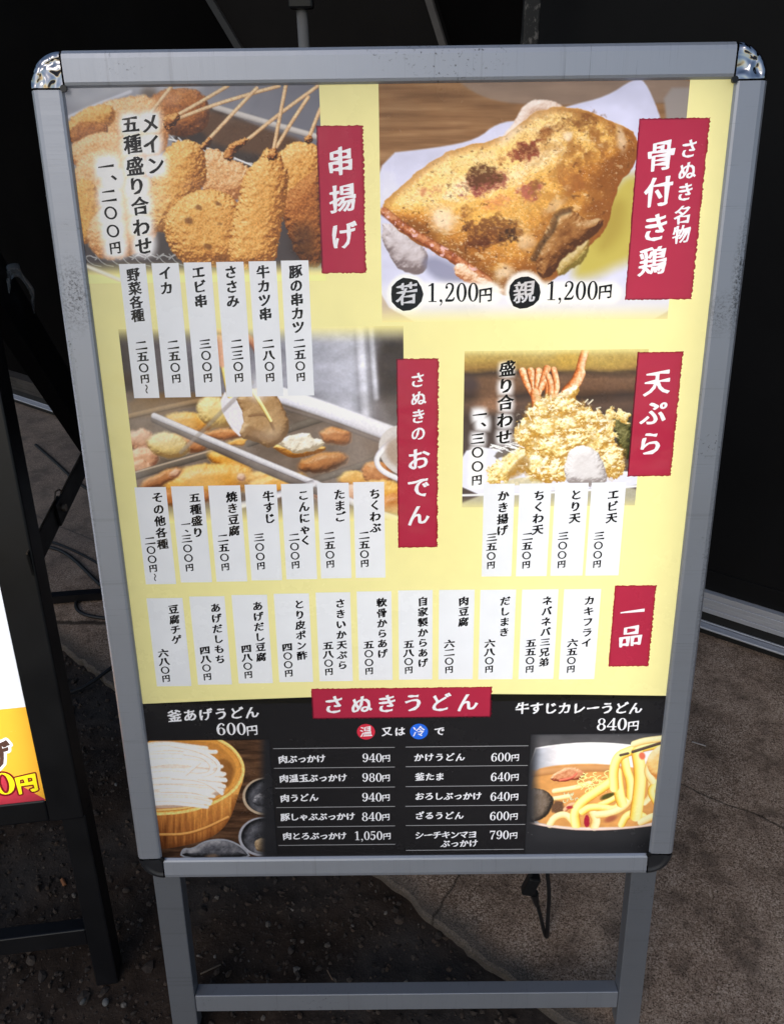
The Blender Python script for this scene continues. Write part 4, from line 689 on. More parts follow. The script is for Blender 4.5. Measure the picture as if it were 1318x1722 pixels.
def slab2(poly, t0, t1): n = len(poly); return [(s, t0, z) for s, z in poly] + [(s, t1, z) for s, z in poly], [list(range(n))[::-1], [n + k for k in range(n)]] + [[k, (k + 1) % n, n + (k + 1) % n, n + k] for k in range(n)]
o = mesh('slanted_panel', *slab2(q, -.029, -.012), M_PANEL, shop)
mesh('edge_strip', *slab2([(-1.894, 1.9), (-1.868, 1.9), (-1.246, 1.1), (-1.272, 1.1)], -.013, -.003), M_DIMTRIM, o)
mesh('edge_strip', *slab2([(-1.083, 1.9), (-1.065, 1.9), (-.71, 1.1), (-.728, 1.1)], -.013, -.003), M_TRIM, o)

pole = empty('stand_pole', (-.154, .70, .014)); tag(pole, 'slim pale grey pole with a black clamp on top, rising behind the menu board', 'pole')
M_POLE = plain('pale_grey_paint', (.17, .165, .158), .45, 0, .1, 30); M_BLK = plain('black_plastic', (.008, .008, .009), .4)
MB().tube([(0, 0, 0), (0, 0, 1.405)], .0092, 16).build('tube', M_POLE, pole, True)
MB().tube([(0, 0, 0), (0, 0, .012)], .13, 28).build('foot_plate', M_BLK, pole)
c = MB(); c.box((-.02, -.016, 1.40), (.02, .016, 1.46), .004); c.tube([(.0, 0, 1.45), (0, 0, 2.1)], .013, 14); cl = c.build('clamp', M_BLK, pole)
MB().tube([(.02, -.004, 1.425), (.03, -.008, 1.423), (.047, -.012, 1.42)], [.008, .0105, .009], 14).build('knob', M_BLK, cl, True)
t = NT('speckled_black'); v = t.coord((1, 1, .6)); t.set(Base_Color=t.ramp(t.noise(v, 95, 4, .7), [(.55, (.009, .0085, .008)), (.64, (.13, .12, .11))]), Roughness=.6)
p = MB(); p.box((-.015, -.015, 0), (.015, .015, 2.3), .003); o = p.build('speckled_post', t.m); o.location = (.262, .92, .014)
tag(o, 'square black post flecked with pale paint, right of the grey pole', 'post')

# ------------------------------------------------------------------ lettering
def wind(P, loops):
    w = np.zeros(len(P), int)
    for L in loops:
        A = np.asarray(L); B = np.roll(A, -1, 0)
        for i in range(0, len(P), 4000):
            p = P[i:i + 4000, None, :]; up = (A[:, 1] <= p[..., 1]) & (B[:, 1] > p[..., 1]); dn = (A[:, 1] > p[..., 1]) & (B[:, 1] <= p[..., 1])
            cr = (B[:, 0] - A[:, 0]) * (p[..., 1] - A[:, 1]) - (p[..., 0] - A[:, 0]) * (B[:, 1] - A[:, 1])
            w[i:i + 4000] += (up & (cr > 0)).sum(1) - (dn & (cr < 0)).sum(1)
    return w
_g = {}
def raw_glyph(ch):
    cu = bpy.data.curves.new('glyph', 'FONT'); cu.body = ch; cu.fill_mode = 'NONE'; cu.resolution_u = 3
    o = bpy.data.objects.new('glyph', cu); COL.objects.link(o); me = o.evaluated_get(bpy.context.evaluated_depsgraph_get()).to_mesh()
    co = [v.co.xy[:] for v in me.vertices]; nb = {}
    for e in me.edges:
        a, b = e.vertices; nb.setdefault(a, []).append(b); nb.setdefault(b, []).append(a)
    loops = []; seen = set()
    for s in range(len(co)):
        if s in seen or s not in nb: continue
        L = [s]; seen.add(s); prev, cur = s, nb[s][0]
        # follow the stored direction of the outline (edges run v -> v+1)
        if s + 1 in nb[s]: cur = s + 1
        while cur != s and cur not in seen:
            L.append(cur); seen.add(cur); nx = [q for q in nb[cur] if q != prev]; prev, cur = cur, (nx[0] if nx else s)
        loops.append(np.array([co[i] for i in L]))
    bpy.data.objects.remove(o); bpy.data.curves.remove(cu); return [l for l in loops if len(l) > 2]
_r = np.concatenate(raw_glyph('国')); REF_C = (_r.max(0) + _r.min(0)) / 2; REF_S = (_r.max(0) - _r.min(0)).max() / .90
def dedupe(A, eps=1e-4):
    keep = np.hypot(*(A - np.roll(A, 1, 0)).T) > eps; return A[keep]
def thicken(loops, wx, wy):
    out = []
    for A in loops:
        A = dedupe(A)
        if len(A) < 3: continue
        a = A - np.roll(A, 1, 0); b = np.roll(A, -1, 0) - A
        na = np.stack([a[:, 1], -a[:, 0]], -1) / np.hypot(*a.T)[:, None]; nb = np.stack([b[:, 1], -b[:, 0]], -1) / np.hypot(*b.T)[:, None]
        n = na + nb; n /= np.maximum(.6, (np.hypot(*n.T) ** 2 / 2))[:, None]
        out.append(A + n * np.array([wx, wy]))
    return out
def brush(loops, kh=.028, kv=.024, cut=.026):
    """pen pressure: cross strokes swell to the right, uprights taper downwards, corners softened"""
    out = []
    for A in loops:
        A = dedupe(A); n = len(A)
        if n < 3: out.append(A); continue
        P = A - np.roll(A, 1, 0); Q = np.roll(A, -1, 0) - A; lp = np.hypot(*P.T); lq = np.hypot(*Q.T); B = A.copy()
        for i in range(n):
            e, L, sg = (P[i], lp[i], 1) if lp[i] > lq[i] else (Q[i], lq[i], -1)
            if L < .10: continue
            nx, ny = e[1] / L, -e[0] / L; f = min(1, L / .3)
            if abs(e[0]) > 2.5 * abs(e[1]): d = kh * f * (1 if e[0] * sg > 0 else -.9)
            elif abs(e[1]) > 2 * abs(e[0]): d = kv * f * (1 if e[1] * sg > 0 else -.7)
            else: continue
            B[i] = A[i] + np.array([nx, ny]) * d
        C = []
        for i in range(n):
            p, q = B[i - 1] - B[i], B[(i + 1) % n] - B[i]; a, c = np.hypot(*p) + 1e-9, np.hypot(*q) + 1e-9
            if p @ q / (a * c) > -.7: C += [B[i] + p / a * min(cut, a * .4), B[i] + (p / a * min(cut, a * .4) + q / c * min(cut, c * .4)) * .28, B[i] + q / c * min(cut, c * .4)]
            else: C.append(B[i])
        out.append(np.array(C))
    return out
def area(A): B = np.roll(A, -1, 0); return .5 * np.sum(A[:, 0] * B[:, 1] - B[:, 0] * A[:, 1])
def glyph(ch, wx=.052, wy=.024, rise=.12):
    """brush-like lettering: thick uprights, thin cross strokes rising to the right"""
    key = (ch, wx, wy, rise)
    if key in _g: return _g[key]
    if ch == '〇':
        a = np.linspace(0, 2 * math.pi, 29)[:-1]; L = [np.stack([.42 * np.cos(a), .40 * np.sin(a)], -1), np.stack([(.42 - .10 - wx) * np.cos(-a), (.40 - .085 - wy) * np.sin(-a)], -1)]
    else:
        L = [(A - REF_C) / REF_S for A in raw_glyph(ch)]
        big = max(L, key=lambda A: abs(area(A)))
        if area(big) < 0: L = [A[::-1] for A in L]
        L = brush(thicken(L, wx, wy))
        if ch == '〜': L = [np.stack([A[:, 1] * .9, -A[:, 0]], -1) for A in L]
        elif ch == 'ー' : pass
        k = .78 if ch == '円' else 1.
        if ch == '、': L = [A + np.array([.34, .34]) for A in L]
        L = [np.stack([A[:, 0] * k, (A[:, 1] + rise * A[:, 0]) * k * (.88 if ch in '二三一五六八四' else 1)], -1) for A in L]
    _g[key] = L; return L
def stroke(pts):
    P = np.array(pts, float)
    if len(P) > 2: P = np.column_stack([chaikin(P[:, :2], 2, False), np.interp(np.linspace(0, 1, len(chaikin(P[:, :2], 2, False))), np.linspace(0, 1, len(P)), P[:, 2])])
    d = np.gradient(P[:, :2], axis=0); d /= np.hypot(*d.T)[:, None]; n = np.stack([-d[:, 1], d[:, 0]], -1)
    L = np.vstack([P[:, :2] - n * P[:, 2:] / 2, (P[:, :2] + n * P[:, 2:] / 2)[::-1]])
    return L if area(L) > 0 else L[::-1]
def oval(cx, cy, rx, ry, sgn=1):
    a = np.linspace(0, 2 * math.pi, 29)[:-1] * sgn; return np.stack([cx + rx * np.cos(a), cy + ry * np.sin(a)], -1)
def rc(x0, y0, x1, y1): return np.array([(x0, y0), (x1, y0), (x1, y1), (x0, y1)])
_six = [[oval(.25, .21, .21, .22), oval(.25, .21, .095, .185, -1)], [stroke([(.40, .60, .04), (.31, .68, .05), (.17, .60, .09), (.075, .40, .11), (.085, .22, .10)])], [oval(.385, .585, .052, .052)]]
DIGIT = {  # book-face numerals, cap height .7, width .5
    '0': [[oval(.25, .345, .225, .355), oval(.25, .345, .105, .315, -1)]],
    '1': [[rc(.20, .02, .315, .70)], [rc(.09, 0, .43, .034)], [np.array([(.08, .61), (.08, .575), (.25, .62), (.25, .70)])]],
    '4': [[stroke([(.33, .69, .05), (.03, .21, .05)])], [rc(.01, .175, .48, .235)], [rc(.28, .0, .385, .70)], [rc(.19, 0, .47, .032)]],
    '5': [[rc(.10, .615, .41, .70)], [stroke([(.12, .68, .04), (.105, .36, .04)])], [stroke([(.10, .38, .03), (.23, .44, .05), (.37, .37, .10), (.39, .22, .12), (.31, .06, .09), (.17, .01, .05), (.06, .08, .05)])], [oval(.085, .105, .055, .055)]],
    '2': [[stroke([(.07, .53, .04), (.12, .66, .05), (.26, .69, .05), (.385, .60, .10), (.36, .42, .10), (.20, .20, .06), (.07, .05, .05)])], [oval(.105, .535, .055, .055)], [stroke([(.05, .045, .09), (.25, .045, .095), (.39, .05, .08), (.44, .17, .03)])]],
    '6': _six, '9': [[np.array([.5, .69]) - A for A in s] for s in _six],
    '7': [[rc(.06, .60, .45, .69)], [stroke([(.43, .65, .05), (.31, .40, .06), (.22, .18, .10), (.20, .0, .12)])], [stroke([(.075, .69, .03), (.06, .50, .03)])]],
    '8': [[oval(.25, .52, .18, .175), oval(.25, .52, .085, .14, -1)], [oval(.25, .185, .215, .20), oval(.25, .185, .105, .155, -1)]],
    ',': [[oval(.12, .045, .06, .055)], [stroke([(.165, .05, .05), (.16, -.06, .04), (.08, -.14, .02)])]]}
def place(L, x, y, s): return [A * s + np.array([x, y]) for A in L]
def text_shapes(items, **kw): return [place(glyph(ch, **kw), x, y, s) for ch, x, y, s in items]
def column(s, x, y0, y1, size, **kw):
    n = len(s); return [place(glyph(ch, **kw), x, y0 + (y1 - y0) * (k / (n - 1) if n > 1 else 0), size) for k, ch in enumerate(s)]
def price(s, x0, x1, yc, h, yx, yy, ys, **kw):
    adv = [.26 if c == ',' else .5 for c in s]; sx = (x1 - x0) / sum(adv); sy = h / .7; x = x0; out = []
    for c, a in zip(s, adv):
        for loops in DIGIT[c]: out.append([A * np.array([sx, sy]) + np.array([x, yc - h / 2]) for A in loops])
        x += a * sx
    out.append(place(glyph('円', **kw), yx, yy, ys / .72)); return out
def ragged(r, seed, amp=1.1):
    """outline of a brushed label: straight on two sides, torn on the right and lower edges"""
    x0, y1, x1, y0 = r; g = np.random.default_rng(seed); P = []
    for k in np.arange(x0, x1, 2.2): P.append((k, y0 + g.uniform(-.5, .6) * amp))
    for k in np.arange(y0, y1, 1.6): P.append((x1 + g.uniform(-1.3, .6) * amp, k))
    for k in np.arange(x1, x0, -2.2): P.append((k, y1 + g.uniform(-.6, .3) * amp))
    for k in np.arange(y1, y0, -2.5): P.append((x0 + g.uniform(-.4, .4) * amp, k))
    return dedupe(np.array(P))
def inrect(P, r): return (P[:, 0] > r[0]) & (P[:, 0] < r[2]) & (P[:, 1] > r[3]) & (P[:, 1] < r[1])
def sheet(name, outline, layers, mats, parent, z, dy, holes=(), base=0, spots=0, seed=0):
    """one flat printed sheet (mm): a base ink, with each layer's shapes cut into it as their own faces"""
    vs_ = []; ed = []
    def put(L):
        n = len(vs_); vs_.extend(Vector((float(x), float(y))) for x, y in L); ed.extend((n + i, n + (i + 1) % len(L)) for i in range(len(L)))
    if outline is not None: put(outline)
    for h in holes: put(rc(h[0], h[3], h[2], h[1]))
    for shapes, _ in layers:
        for s in shapes:
            for A in s: put(A)
    V, E, F, *_ = geometry.delaunay_2d_cdt(vs_, ed, [], 0, 1e-4, False)
    V = np.array([v[:] for v in V]); F = np.array([f for f in F if len(f) == 3]); C = V[F].mean(1)
    mi = np.full(len(F), -1)
    if outline is not None: mi[wind(C, [outline]) != 0] = base
    for h in holes: mi[inrect(C, h)] = -1
    ok = mi >= 0 if outline is not None else np.ones(len(F), bool)
    for shapes, m in layers:
        for s in shapes:
            A = np.concatenate(s); lo, hi = A.min(0), A.max(0); c = np.where(ok & (C >= lo).all(1) & (C <= hi).all(1))[0]
            if len(c): mi[c[wind(C[c], s) != 0]] = m
    k = mi >= 0; F = F[k]; mi = mi[k]
    a = V[F[:, 1]] - V[F[:, 0]]; b = V[F[:, 2]] - V[F[:, 0]]; fl = a[:, 0] * b[:, 1] - a[:, 1] * b[:, 0] < 0; F[fl] = F[fl][:, ::-1]
    used, inv = np.unique(F, return_inverse=True); F = inv.reshape(F.shape)
    P = np.column_stack([V[used, 0] / 1000, V[used, 1] / 1000 + dy, np.full(len(used), z)])
    return mesh(name, P, F.tolist(), mats, parent, fm=mi)
def picture(name, r, art, amap, parent, z, dy, cuts, mat, step=.75, gain=lambda u, v: 1.):
    """a printed photograph: fine flat grid whose vertices carry the ink colour; cut away under the slips that cover it"""
    x0, y1, x1, y0 = r
    cx = [c for q in cuts for c in (q[0], q[2]) if x0 < c < x1]; cy = [c for q in cuts for c in (q[1], q[3]) if y0 < c < y1]
    us = np.unique(np.round(np.concatenate([np.arange(x0, x1, step), [x1], cx]), 3)); vs2 = np.unique(np.round(np.concatenate([np.arange(y0, y1, step), [y1], cy]), 3))[::-1]
    ua = np.arange(x0 - step, x1 + 2 * step, step); va = np.arange(y1 + step, y0 - 2 * step, -step)
    U, W = np.meshgrid(ua, va); H = amap; q = H[2][0] * U + H[2][1] * W + H[2][2]
    X = (H[0][0] * U + H[0][1] * W + H[0][2]) / q; Y = (H[1][0] * U + H[1][1] * W + H[1][2]) / q
    a = Art(X, Y, step * (X[0, -1] - X[0, 0]) / (U[0, -1] - U[0, 0])); art(a)
    Cc = np.clip(a.C, 0, 1.2); Cc = np.where(Cc <= .04045, Cc / 12.92, ((Cc + .055) / 1.055) ** 2.4) * np.asarray(gain(U, W))[..., None] if callable(gain) else Cc
    Cc = np.clip(Cc, 0, .98)
    iu = np.clip(np.round((us - ua[0]) / step).astype(int), 0, len(ua) - 1); iv = np.clip(np.round((va[0] - vs2) / step).astype(int), 0, len(va) - 1)
    CC = Cc[np.ix_(iv, iu)]; UU, VV2 = np.meshgrid(us, vs2); nx = len(us)
    i = np.arange(UU.size).reshape(UU.shape); F = np.stack([i[:-1, :-1], i[1:, :-1], i[1:, 1:], i[:-1, 1:]], -1).reshape(-1, 4)
    cc = np.column_stack([(UU[:-1, :-1] + UU[1:, 1:]).ravel() / 2, (VV2[:-1, :-1] + VV2[1:, 1:]).ravel() / 2])
    keep = np.ones(len(F), bool)
    for c in cuts: keep &= ~inrect(cc, c)
    F = F[keep]; me = bpy.data.meshes.new(name)
    P = np.column_stack([UU.ravel() / 1000, VV2.ravel() / 1000 + dy, np.full(UU.size, z)]).astype(np.float32)
    me.vertices.add(len(P)); me.vertices.foreach_set('co', P.ravel()); me.loops.add(F.size); me.loops.foreach_set('vertex_index', F.ravel().astype(np.int32))
    me.polygons.add(len(F)); me.polygons.foreach_set('loop_start', np.arange(0, F.size, 4, dtype=np.int32)); me.polygons.foreach_set('loop_total', np.full(len(F), 4, np.int32)); me.update(calc_edges=True); me.validate()
    col = np.column_stack([CC.reshape(-1, 3), np.ones(CC.shape[0] * CC.shape[1])]).astype(np.float32)
    me.attributes.new('ink', 'FLOAT_COLOR', 'POINT').data.foreach_set('color', col.ravel())
    return link(name, me, mat, parent)

# ------------------------------------------------------------------ the grey menu board
def board_matrix(base, yaw, lean):
    a, L = math.radians(yaw), math.radians(lean)
    w = Vector((math.cos(a), -math.sin(a), 0)); b = Vector((math.sin(a), math.cos(a), 0)); u = b * math.sin(L) + Vector((0, 0, math.cos(L))); n = w.cross(u)
    M = Matrix.Identity(4)
    for i, v in enumerate((w, u, n)): M.col[i][:3] = v
    M.translation = base; return M
DY = .875                                            # poster centre above the feet, along the board
LEAN = 13
foot = Vector((0, -DY * math.sin(math.radians(LEAN)), 0))
MM = board_matrix(foot, 0, LEAN)
board = empty('menu_board', mat=MM)
tag(board, 'silver framed standing menu board with a lit yellow poster of fried food, stew and noodles', 'menu board')
M_ALH, M_ALV = aluminium('aluminium_rail_across', 'x', .53, .9), aluminium('aluminium_rail_upright', 'y', .47, .9, [((-.371, DY + .292), (.022, .05), .75), ((.385, DY + .30), (.012, .085), .85), ((.368, DY + .262), (.02, .03), .5), ((.387, DY - .05), (.006, .25), .5), ((-.388, DY + .1), (.006, .3), .4)])
M_LEG = aluminium('aluminium_leg', 'y', .26, .4); M_BAR = aluminium('aluminium_bar', 'x', .38, .6)
t = NT('dented_chrome'); v = t.coord(); nn_ = t.noise(v, 62, 1, .4, .5)
t.set(Base_Color=(.5, .5, .53), Metallic=1., Roughness=.09); t.bump(nn_, 1., .007); M_CHROME = t.m
M_DCAP = plain('dark_reflection_cap', (.038, .038, .042), .35, .3, .2, 40)  # lower corners are chrome too; the dark ground they reflect is painted grey
M_BACK = plain('white_back_sheet', (.7, .7, .7), .8)
RP = [(0, -.045), (0, .0012), (.0018, .0036), (.0046, .0046), (.0265, .0055), (.0312, .0046), (.0345, .0012), (.036, -.004), (.036, -.045)]
IW, IH = .355, .502
MB().prism(RP, (-.3525, DY + IH, 0), (.3525, DY + IH, 0), (0, 1, 0), (0, 0, 1)).build('top_rail', M_ALH, board)
MB().prism(RP, (-.3525, DY - IH, 0), (.3525, DY - IH, 0), (0, -1, 0), (0, 0, 1)).build('bottom_rail', M_ALH, board)
for sx in (-1, 1): MB().prism(RP, (sx * IW, DY - .4995, 0), (sx * IW, DY + .4995, 0), (sx, 0, 0), (0, 0, 1)).build('side_rail', M_ALV, board)
CP = [(.0, .0052), (.020, .0058), (.0255, .0058), (.0266, .0068), (.0305, .0066), (.034, .0035), (.0362, -.003), (.0362, -.045)]
for sx in (-1, 1):
    for sy in (-1, 1):
        V = []; n = 16; m = len(CP)
        for k in range(n + 1):
            a = math.pi / 2 * k / n
            for p, q in CP: V.append((sx * (.3535 + p * math.cos(a) + .0008), DY + sy * (.5005 + p * math.sin(a) + .0008), q))
        F = [[k * m + j, k * m + j + 1, (k + 1) * m + j + 1, (k + 1) * m + j] for k in range(n) for j in range(m - 1)]
        o = mesh('corner_cap', V, F, M_CHROME if sy > 0 else M_DCAP, board, True); o['label'] = 'dented chrome corner' if sy > 0 else 'chrome corner painted in its dark reflection'
        bm = bmesh.new(); bm.from_mesh(o.data); bmesh.ops.remove_doubles(bm, verts=bm.verts[:], dist=1e-5); bmesh.ops.recalc_face_normals(bm, faces=bm.faces[:]); bm.to_mesh(o.data); bm.free()
        MB().tube([(sx * .3535, DY + sy * .5005, .004), (sx * .3535, DY + sy * .5005, .0072)], .0035, 12).build('catch', M_BLK, o)
MB().box((-.36, DY - .51, -.050), (.36, DY + .51, -.0455), 0).build('back_sheet', M_BACK, board)
for x0, x1 in ((-.378, -.337), (.338, .376)):
    o = MB().box((x0, 0.004, -.037), (x1, DY - .46, -.0125), .0018).build('leg', M_LEG, board)
    MB().box((x0 - .0015, 0, -.0385), (x1 + .0015, .018, -.011), .003).build('foot_cap', M_BLK, o)
MB().box((-.3365, DY - .819, -.036), (.3375, DY - .786, -.014), .0012).build('crossbar', M_BAR, board)
inv = MM.inverted()
for sx in (-1, 1):
    a = inv @ Vector((sx * .345, .19, 1.28)); b2 = inv @ Vector((sx * .345, .52, .016))
    MB().prism([(-.012, -.012), (.012, -.012), (.012, .012), (-.012, .012)], a, b2, (1, 0, 0), (b2 - a).cross(Vector((1, 0, 0))).normalized()).build('rear_leg', M_LEG, board)

# the lit poster
CUT_S = [s[1] for s in SLIPS]; CUT_B = [(r[0] + 1.6, r[1] - 1.6, r[2] - 2.4, r[3] + 1.6) for r, _ in BANNERS]
M_YEL = ink('yellow_print', lin((250, 241, 170))); M_WHT = ink('white_print', lin((240, 242, 248))); M_BLKI = ink('black_print', lin((36, 35, 37))); M_TXT = ink('text_black', lin((22, 20, 22)))
M_RED = ink('crimson_print', lin((178, 46, 72))); M_BLUE = ink('blue_print', lin((46, 112, 236))); M_RED2 = ink('red_print', lin((216, 52, 74))); M_RULE = ink('grey_rule', lin((170, 170, 174)))
M_PIC = ink('picture_print', attr=True); M_WTXT = ink('white_letters', lin((244, 244, 250)))
PICS = [('skewers', (-356.5, 503.5, -84.5, 303), art_skewers), ('chicken', (-21.5, 503.5, 308.5, 256), art_chicken), ('oden', (-328, 252, 3, 14), art_oden), ('tempura', (74.5, 222, 290, 30), art_tempura)]
PICS2 = [('noodle_tub', (-356.5, -303, -186, -503.5), art_noodle_tub), ('curry', (174, -299, 356.5, -503.5), art_curry)]
PANEL_CUT = (-358, -246.5, 358, -505)
cuts = CUT_S + CUT_B + [p[1] for p in PICS] + [PANEL_CUT]
xs = np.unique(np.round([-357, 357] + [c for q in cuts for c in (q[0], q[2]) if -357 < c < 357], 3)); ys = np.unique(np.round([-504, 504] + [c for q in cuts for c in (q[1], q[3]) if -504 < c < 504], 3))
V = [(x / 1000, y / 1000 + DY, 0) for y in ys for x in xs]; nx = len(xs); F = []
for j in range(len(ys) - 1):
    for i in range(nx - 1):
        c = np.array([[(xs[i] + xs[i + 1]) / 2, (ys[j] + ys[j + 1]) / 2]])
        if not any(inrect(c, q)[0] for q in cuts): F.append([j * nx + i, j * nx + i + 1, (j + 1) * nx + i + 1, (j + 1) * nx + i])
poster = mesh('poster', V, F, M_YEL, board)
Z1, Z2 = .0003, .0006
ART_LABEL = dict(skewers='picture of breaded skewers', chicken='picture of a roast chicken leg', oden='picture of simmering oden', tempura='picture of piled tempura', noodle_tub='picture of white noodles in a wooden tub', curry='picture of curry noodles lifted by chopsticks')
for n_, r_, f_ in PICS + PICS2:
    g_ = (lambda u, v: 1.38 - .0011 * np.clip(u + 355, 0, 700) * .5)
    o = picture('food_picture', r_, f_, ART_MAP[n_], poster, Z1, DY, CUT_S + CUT_B, M_PIC, .75, g_ if n_ not in ('noodle_tub', 'curry') else (lambda u, v: 1.30 - .0007 * u)); o['label'] = ART_LABEL[n_]
for grp, r_, cols in SLIPS:
    sh = []
    for s_, x, y0, y1, sz in cols: sh += column(s_, x, y0, y1, sz * (1.22 if '円' in s_ else 1.04))
    o = sheet('price_slip', rc(r_[0], r_[3], r_[2], r_[1]), [(sh, 1)], [M_WHT, M_TXT], poster, Z1, DY); o['label'] = 'white slip reading ' + cols[0][0]
for k, (r_, rows) in enumerate(BANNERS):
    o = sheet('heading_banner', ragged(r_, k), [(text_shapes(rows, wx=.032, wy=.014, rise=.13), 1)], [M_RED, M_WTXT], poster, Z1 * 1.6, DY); o['label'] = 'crimson banner reading ' + ''.join(r[0] for r in rows)
CAPT = [text_shapes(PHOTO_TEXT[:16], wx=.042, wy=.020), text_shapes(PHOTO_TEXT[16:], wx=.042, wy=.020)] + [price(*p, wx=.03, wy=.02) for p in PHOTO_PRICES]
for c_ in CAPT: sheet('black_lettering', None, [(c_, 0)], [M_TXT], poster, Z2, DY)
for k, ((x, y), r_, ch) in enumerate(PHOTO_DISCS):
    a = np.linspace(0, 2 * math.pi, 15)[:-1]; g2 = np.random.default_rng(k + 4); rr = r_ * g2.uniform(.93, 1.03, 14)
    sheet('black_disc', np.stack([x + rr * np.cos(a), y + rr * np.sin(a)], -1), [(text_shapes([(ch, x, y, 25)], wx=.024, wy=.01), 1)], [M_TXT, M_WTXT], poster, Z2, DY)
top_edge = [(-357, -245), (-240, -240.5), (-126, -237.3), (0, -235.4), (120, -235.5), (240, -237.8), (357, -241.2)]
outline = np.array([(-357, -504), (357, -504)] + top_edge[::-1])
circ = [(oval(x, y, r_, r_), ch, x, y) for (x, y), r_, ch in PANEL_DISCS]
layers = [(text_shapes(PANEL_TEXT, wx=.036, wy=.020), 1)] + [(price(*p, wx=.02, wy=.012), 1) for p in PANEL_PRICES] + [([[rc(x0, y - .45, x1, y + .45)] for x0, x1, y in RULES], 4)]
layers += [([[circ[0][0]]], 2), ([[circ[1][0]]], 3), (text_shapes([(c[1], c[2], c[3], 17) for c in circ], wx=.016, wy=.008), 1)]
o = sheet('noodle_panel', outline, layers, [M_BLKI, M_WTXT, M_RED2, M_BLUE, M_RULE], poster, Z1 * .5, DY, holes=[(p[1][0] + .8, p[1][1] - .8, p[1][2] - .8, p[1][3] + .8) for p in PICS2] + [CUT_B[5]]); o['label'] = 'black price panel along the foot of the poster'
# light bars in the cabinet behind the film, stronger towards the right-hand side
NB_ = 12
for k in range(NB_):
    f = k / (NB_ - 1); w_ = .712 / NB_
    ld = bpy.data.lights.new('led_bar', 'AREA'); ld.shape = 'RECTANGLE'; ld.size = w_; ld.size_y = 1.0; ld.energy = (.098 + .178 * f ** 1.15) ; ld.color = (1, .985, .96)
    lo = bpy.data.objects.new('led_bar', ld); COL.objects.link(lo); lo.parent = board
    lo.matrix_local = Matrix.Translation((-.356 + w_ * (k + .5), DY, -.040)) @ Matrix.Rotation(math.pi, 4, 'X')

# ------------------------------------------------------------------ the black board on the left
MB2 = board_matrix(Vector((-.485, -.116, 0)), -7, 13); I2 = MB2.inverted()
blk = empty('black_board', mat=MB2); tag(blk, 'black framed standing board with a glowing white and orange poster, cut off at the left', 'menu board')
M_BF = plain('black_frame', (.0058, .0058, .0075), .38, 0, .2, 20)
LW = -.66
def fr(name, a, b, bev=.003): return MB().box(a, b, bev).build(name, M_BF, blk)
fr('side_rail', (-.052, .345, -.040), (0, 1.20, .004)); fr('side_rail', (LW, .345, -.040), (LW + .052, 1.20, .004))
fr('bottom_rail', (LW + .0525, .345, -.036), (-.0525, .384, .002)); fr('top_rail', (LW + .0525, 1.15, -.036), (-.0525, 1.20, .002))
fr('leg', (-.037, 0, -.042), (-.0005, .3445, -.004)); fr('leg', (LW + .001, 0, -.042), (LW + .037, .3445, -.004))
fr('crossbar', (LW + .0375, .087, -.034), (-.0375, .120, -.008), .002)
MB().box((LW + .03, .36, -.039), (-.03, 1.18, -.0375), 0).build('back_sheet', M_BACK, blk)
xw0, xw1 = (LW + .05) * 1000, -50
M_ORG = ink('orange_print', lin((250, 186, 62))); M_YL2 = ink('lemon_print', lin((252, 240, 40))); M_BRN = ink('dark_brown_print', lin((84, 60, 52))); M_MAR = ink('maroon_print', lin((120, 28, 34))); M_RDP = ink('rose_print', lin((196, 62, 78)))
bp = sheet('poster', rc(xw0, 546, xw1, 1152), [], [M_WHT], blk, 0, 0)
red = np.array([(xw0, 383), (-50.5, 383), (-70, 401), (-90, 421), (-103, 437), (-112, 447), (-125, 452), (-170, 458), (xw0, 470)])
zero = [[A * np.array([66, 54]) + np.array([-122.5, 401]) for A in L] for L in DIGIT['0']]
def fat(L, k): return [thicken(s, k, k) for s in L]
ge = [place(glyph('げ', wx=.035, wy=.03), -110, 468, 46)]; yen = [place(glyph('円', wx=.05, wy=.045), -74, 415, 40)]
o = sheet('picture_strip', rc(xw0, 382, xw1, 546), [([[red]], 1), (fat(ge, 4.), 2), (ge, 3), (fat(zero, 3.2) + fat(yen, 2.4), 4), (zero + yen, 5)], [M_ORG, M_RDP, M_WTXT, M_BRN, M_MAR, M_YL2], bp, 0.0002, 0)
for ya, yb, e in ((.40, 1.14, 2.6),):
    ld = bpy.data.lights.new('led_panel', 'AREA'); ld.shape = 'RECTANGLE'; ld.size = abs(LW) - .10; ld.size_y = .76; ld.energy = 3.4; ld.color = (1, 1, 1)
    lo = bpy.data.objects.new('led_panel', ld); COL.objects.link(lo); lo.parent = blk; lo.matrix_local = Matrix.Translation((LW / 2, .768, -.034)) @ Matrix.Rotation(math.pi, 4, 'X')
a_ = math.radians(-7); BB = Vector((math.sin(a_), math.cos(a_), 0)); WW = Vector((math.cos(a_), -math.sin(a_), 0)); B0 = Vector((-.485, -.116, 0))
def sp(back, z, off=0): return I2 @ (B0 + BB * back + Vector((0, 0, z)) + WW * off)
M3 = I2.to_3x3(); ez = M3 @ Vector((0, 0, 1)); eb = M3 @ BB; ew = M3 @ WW
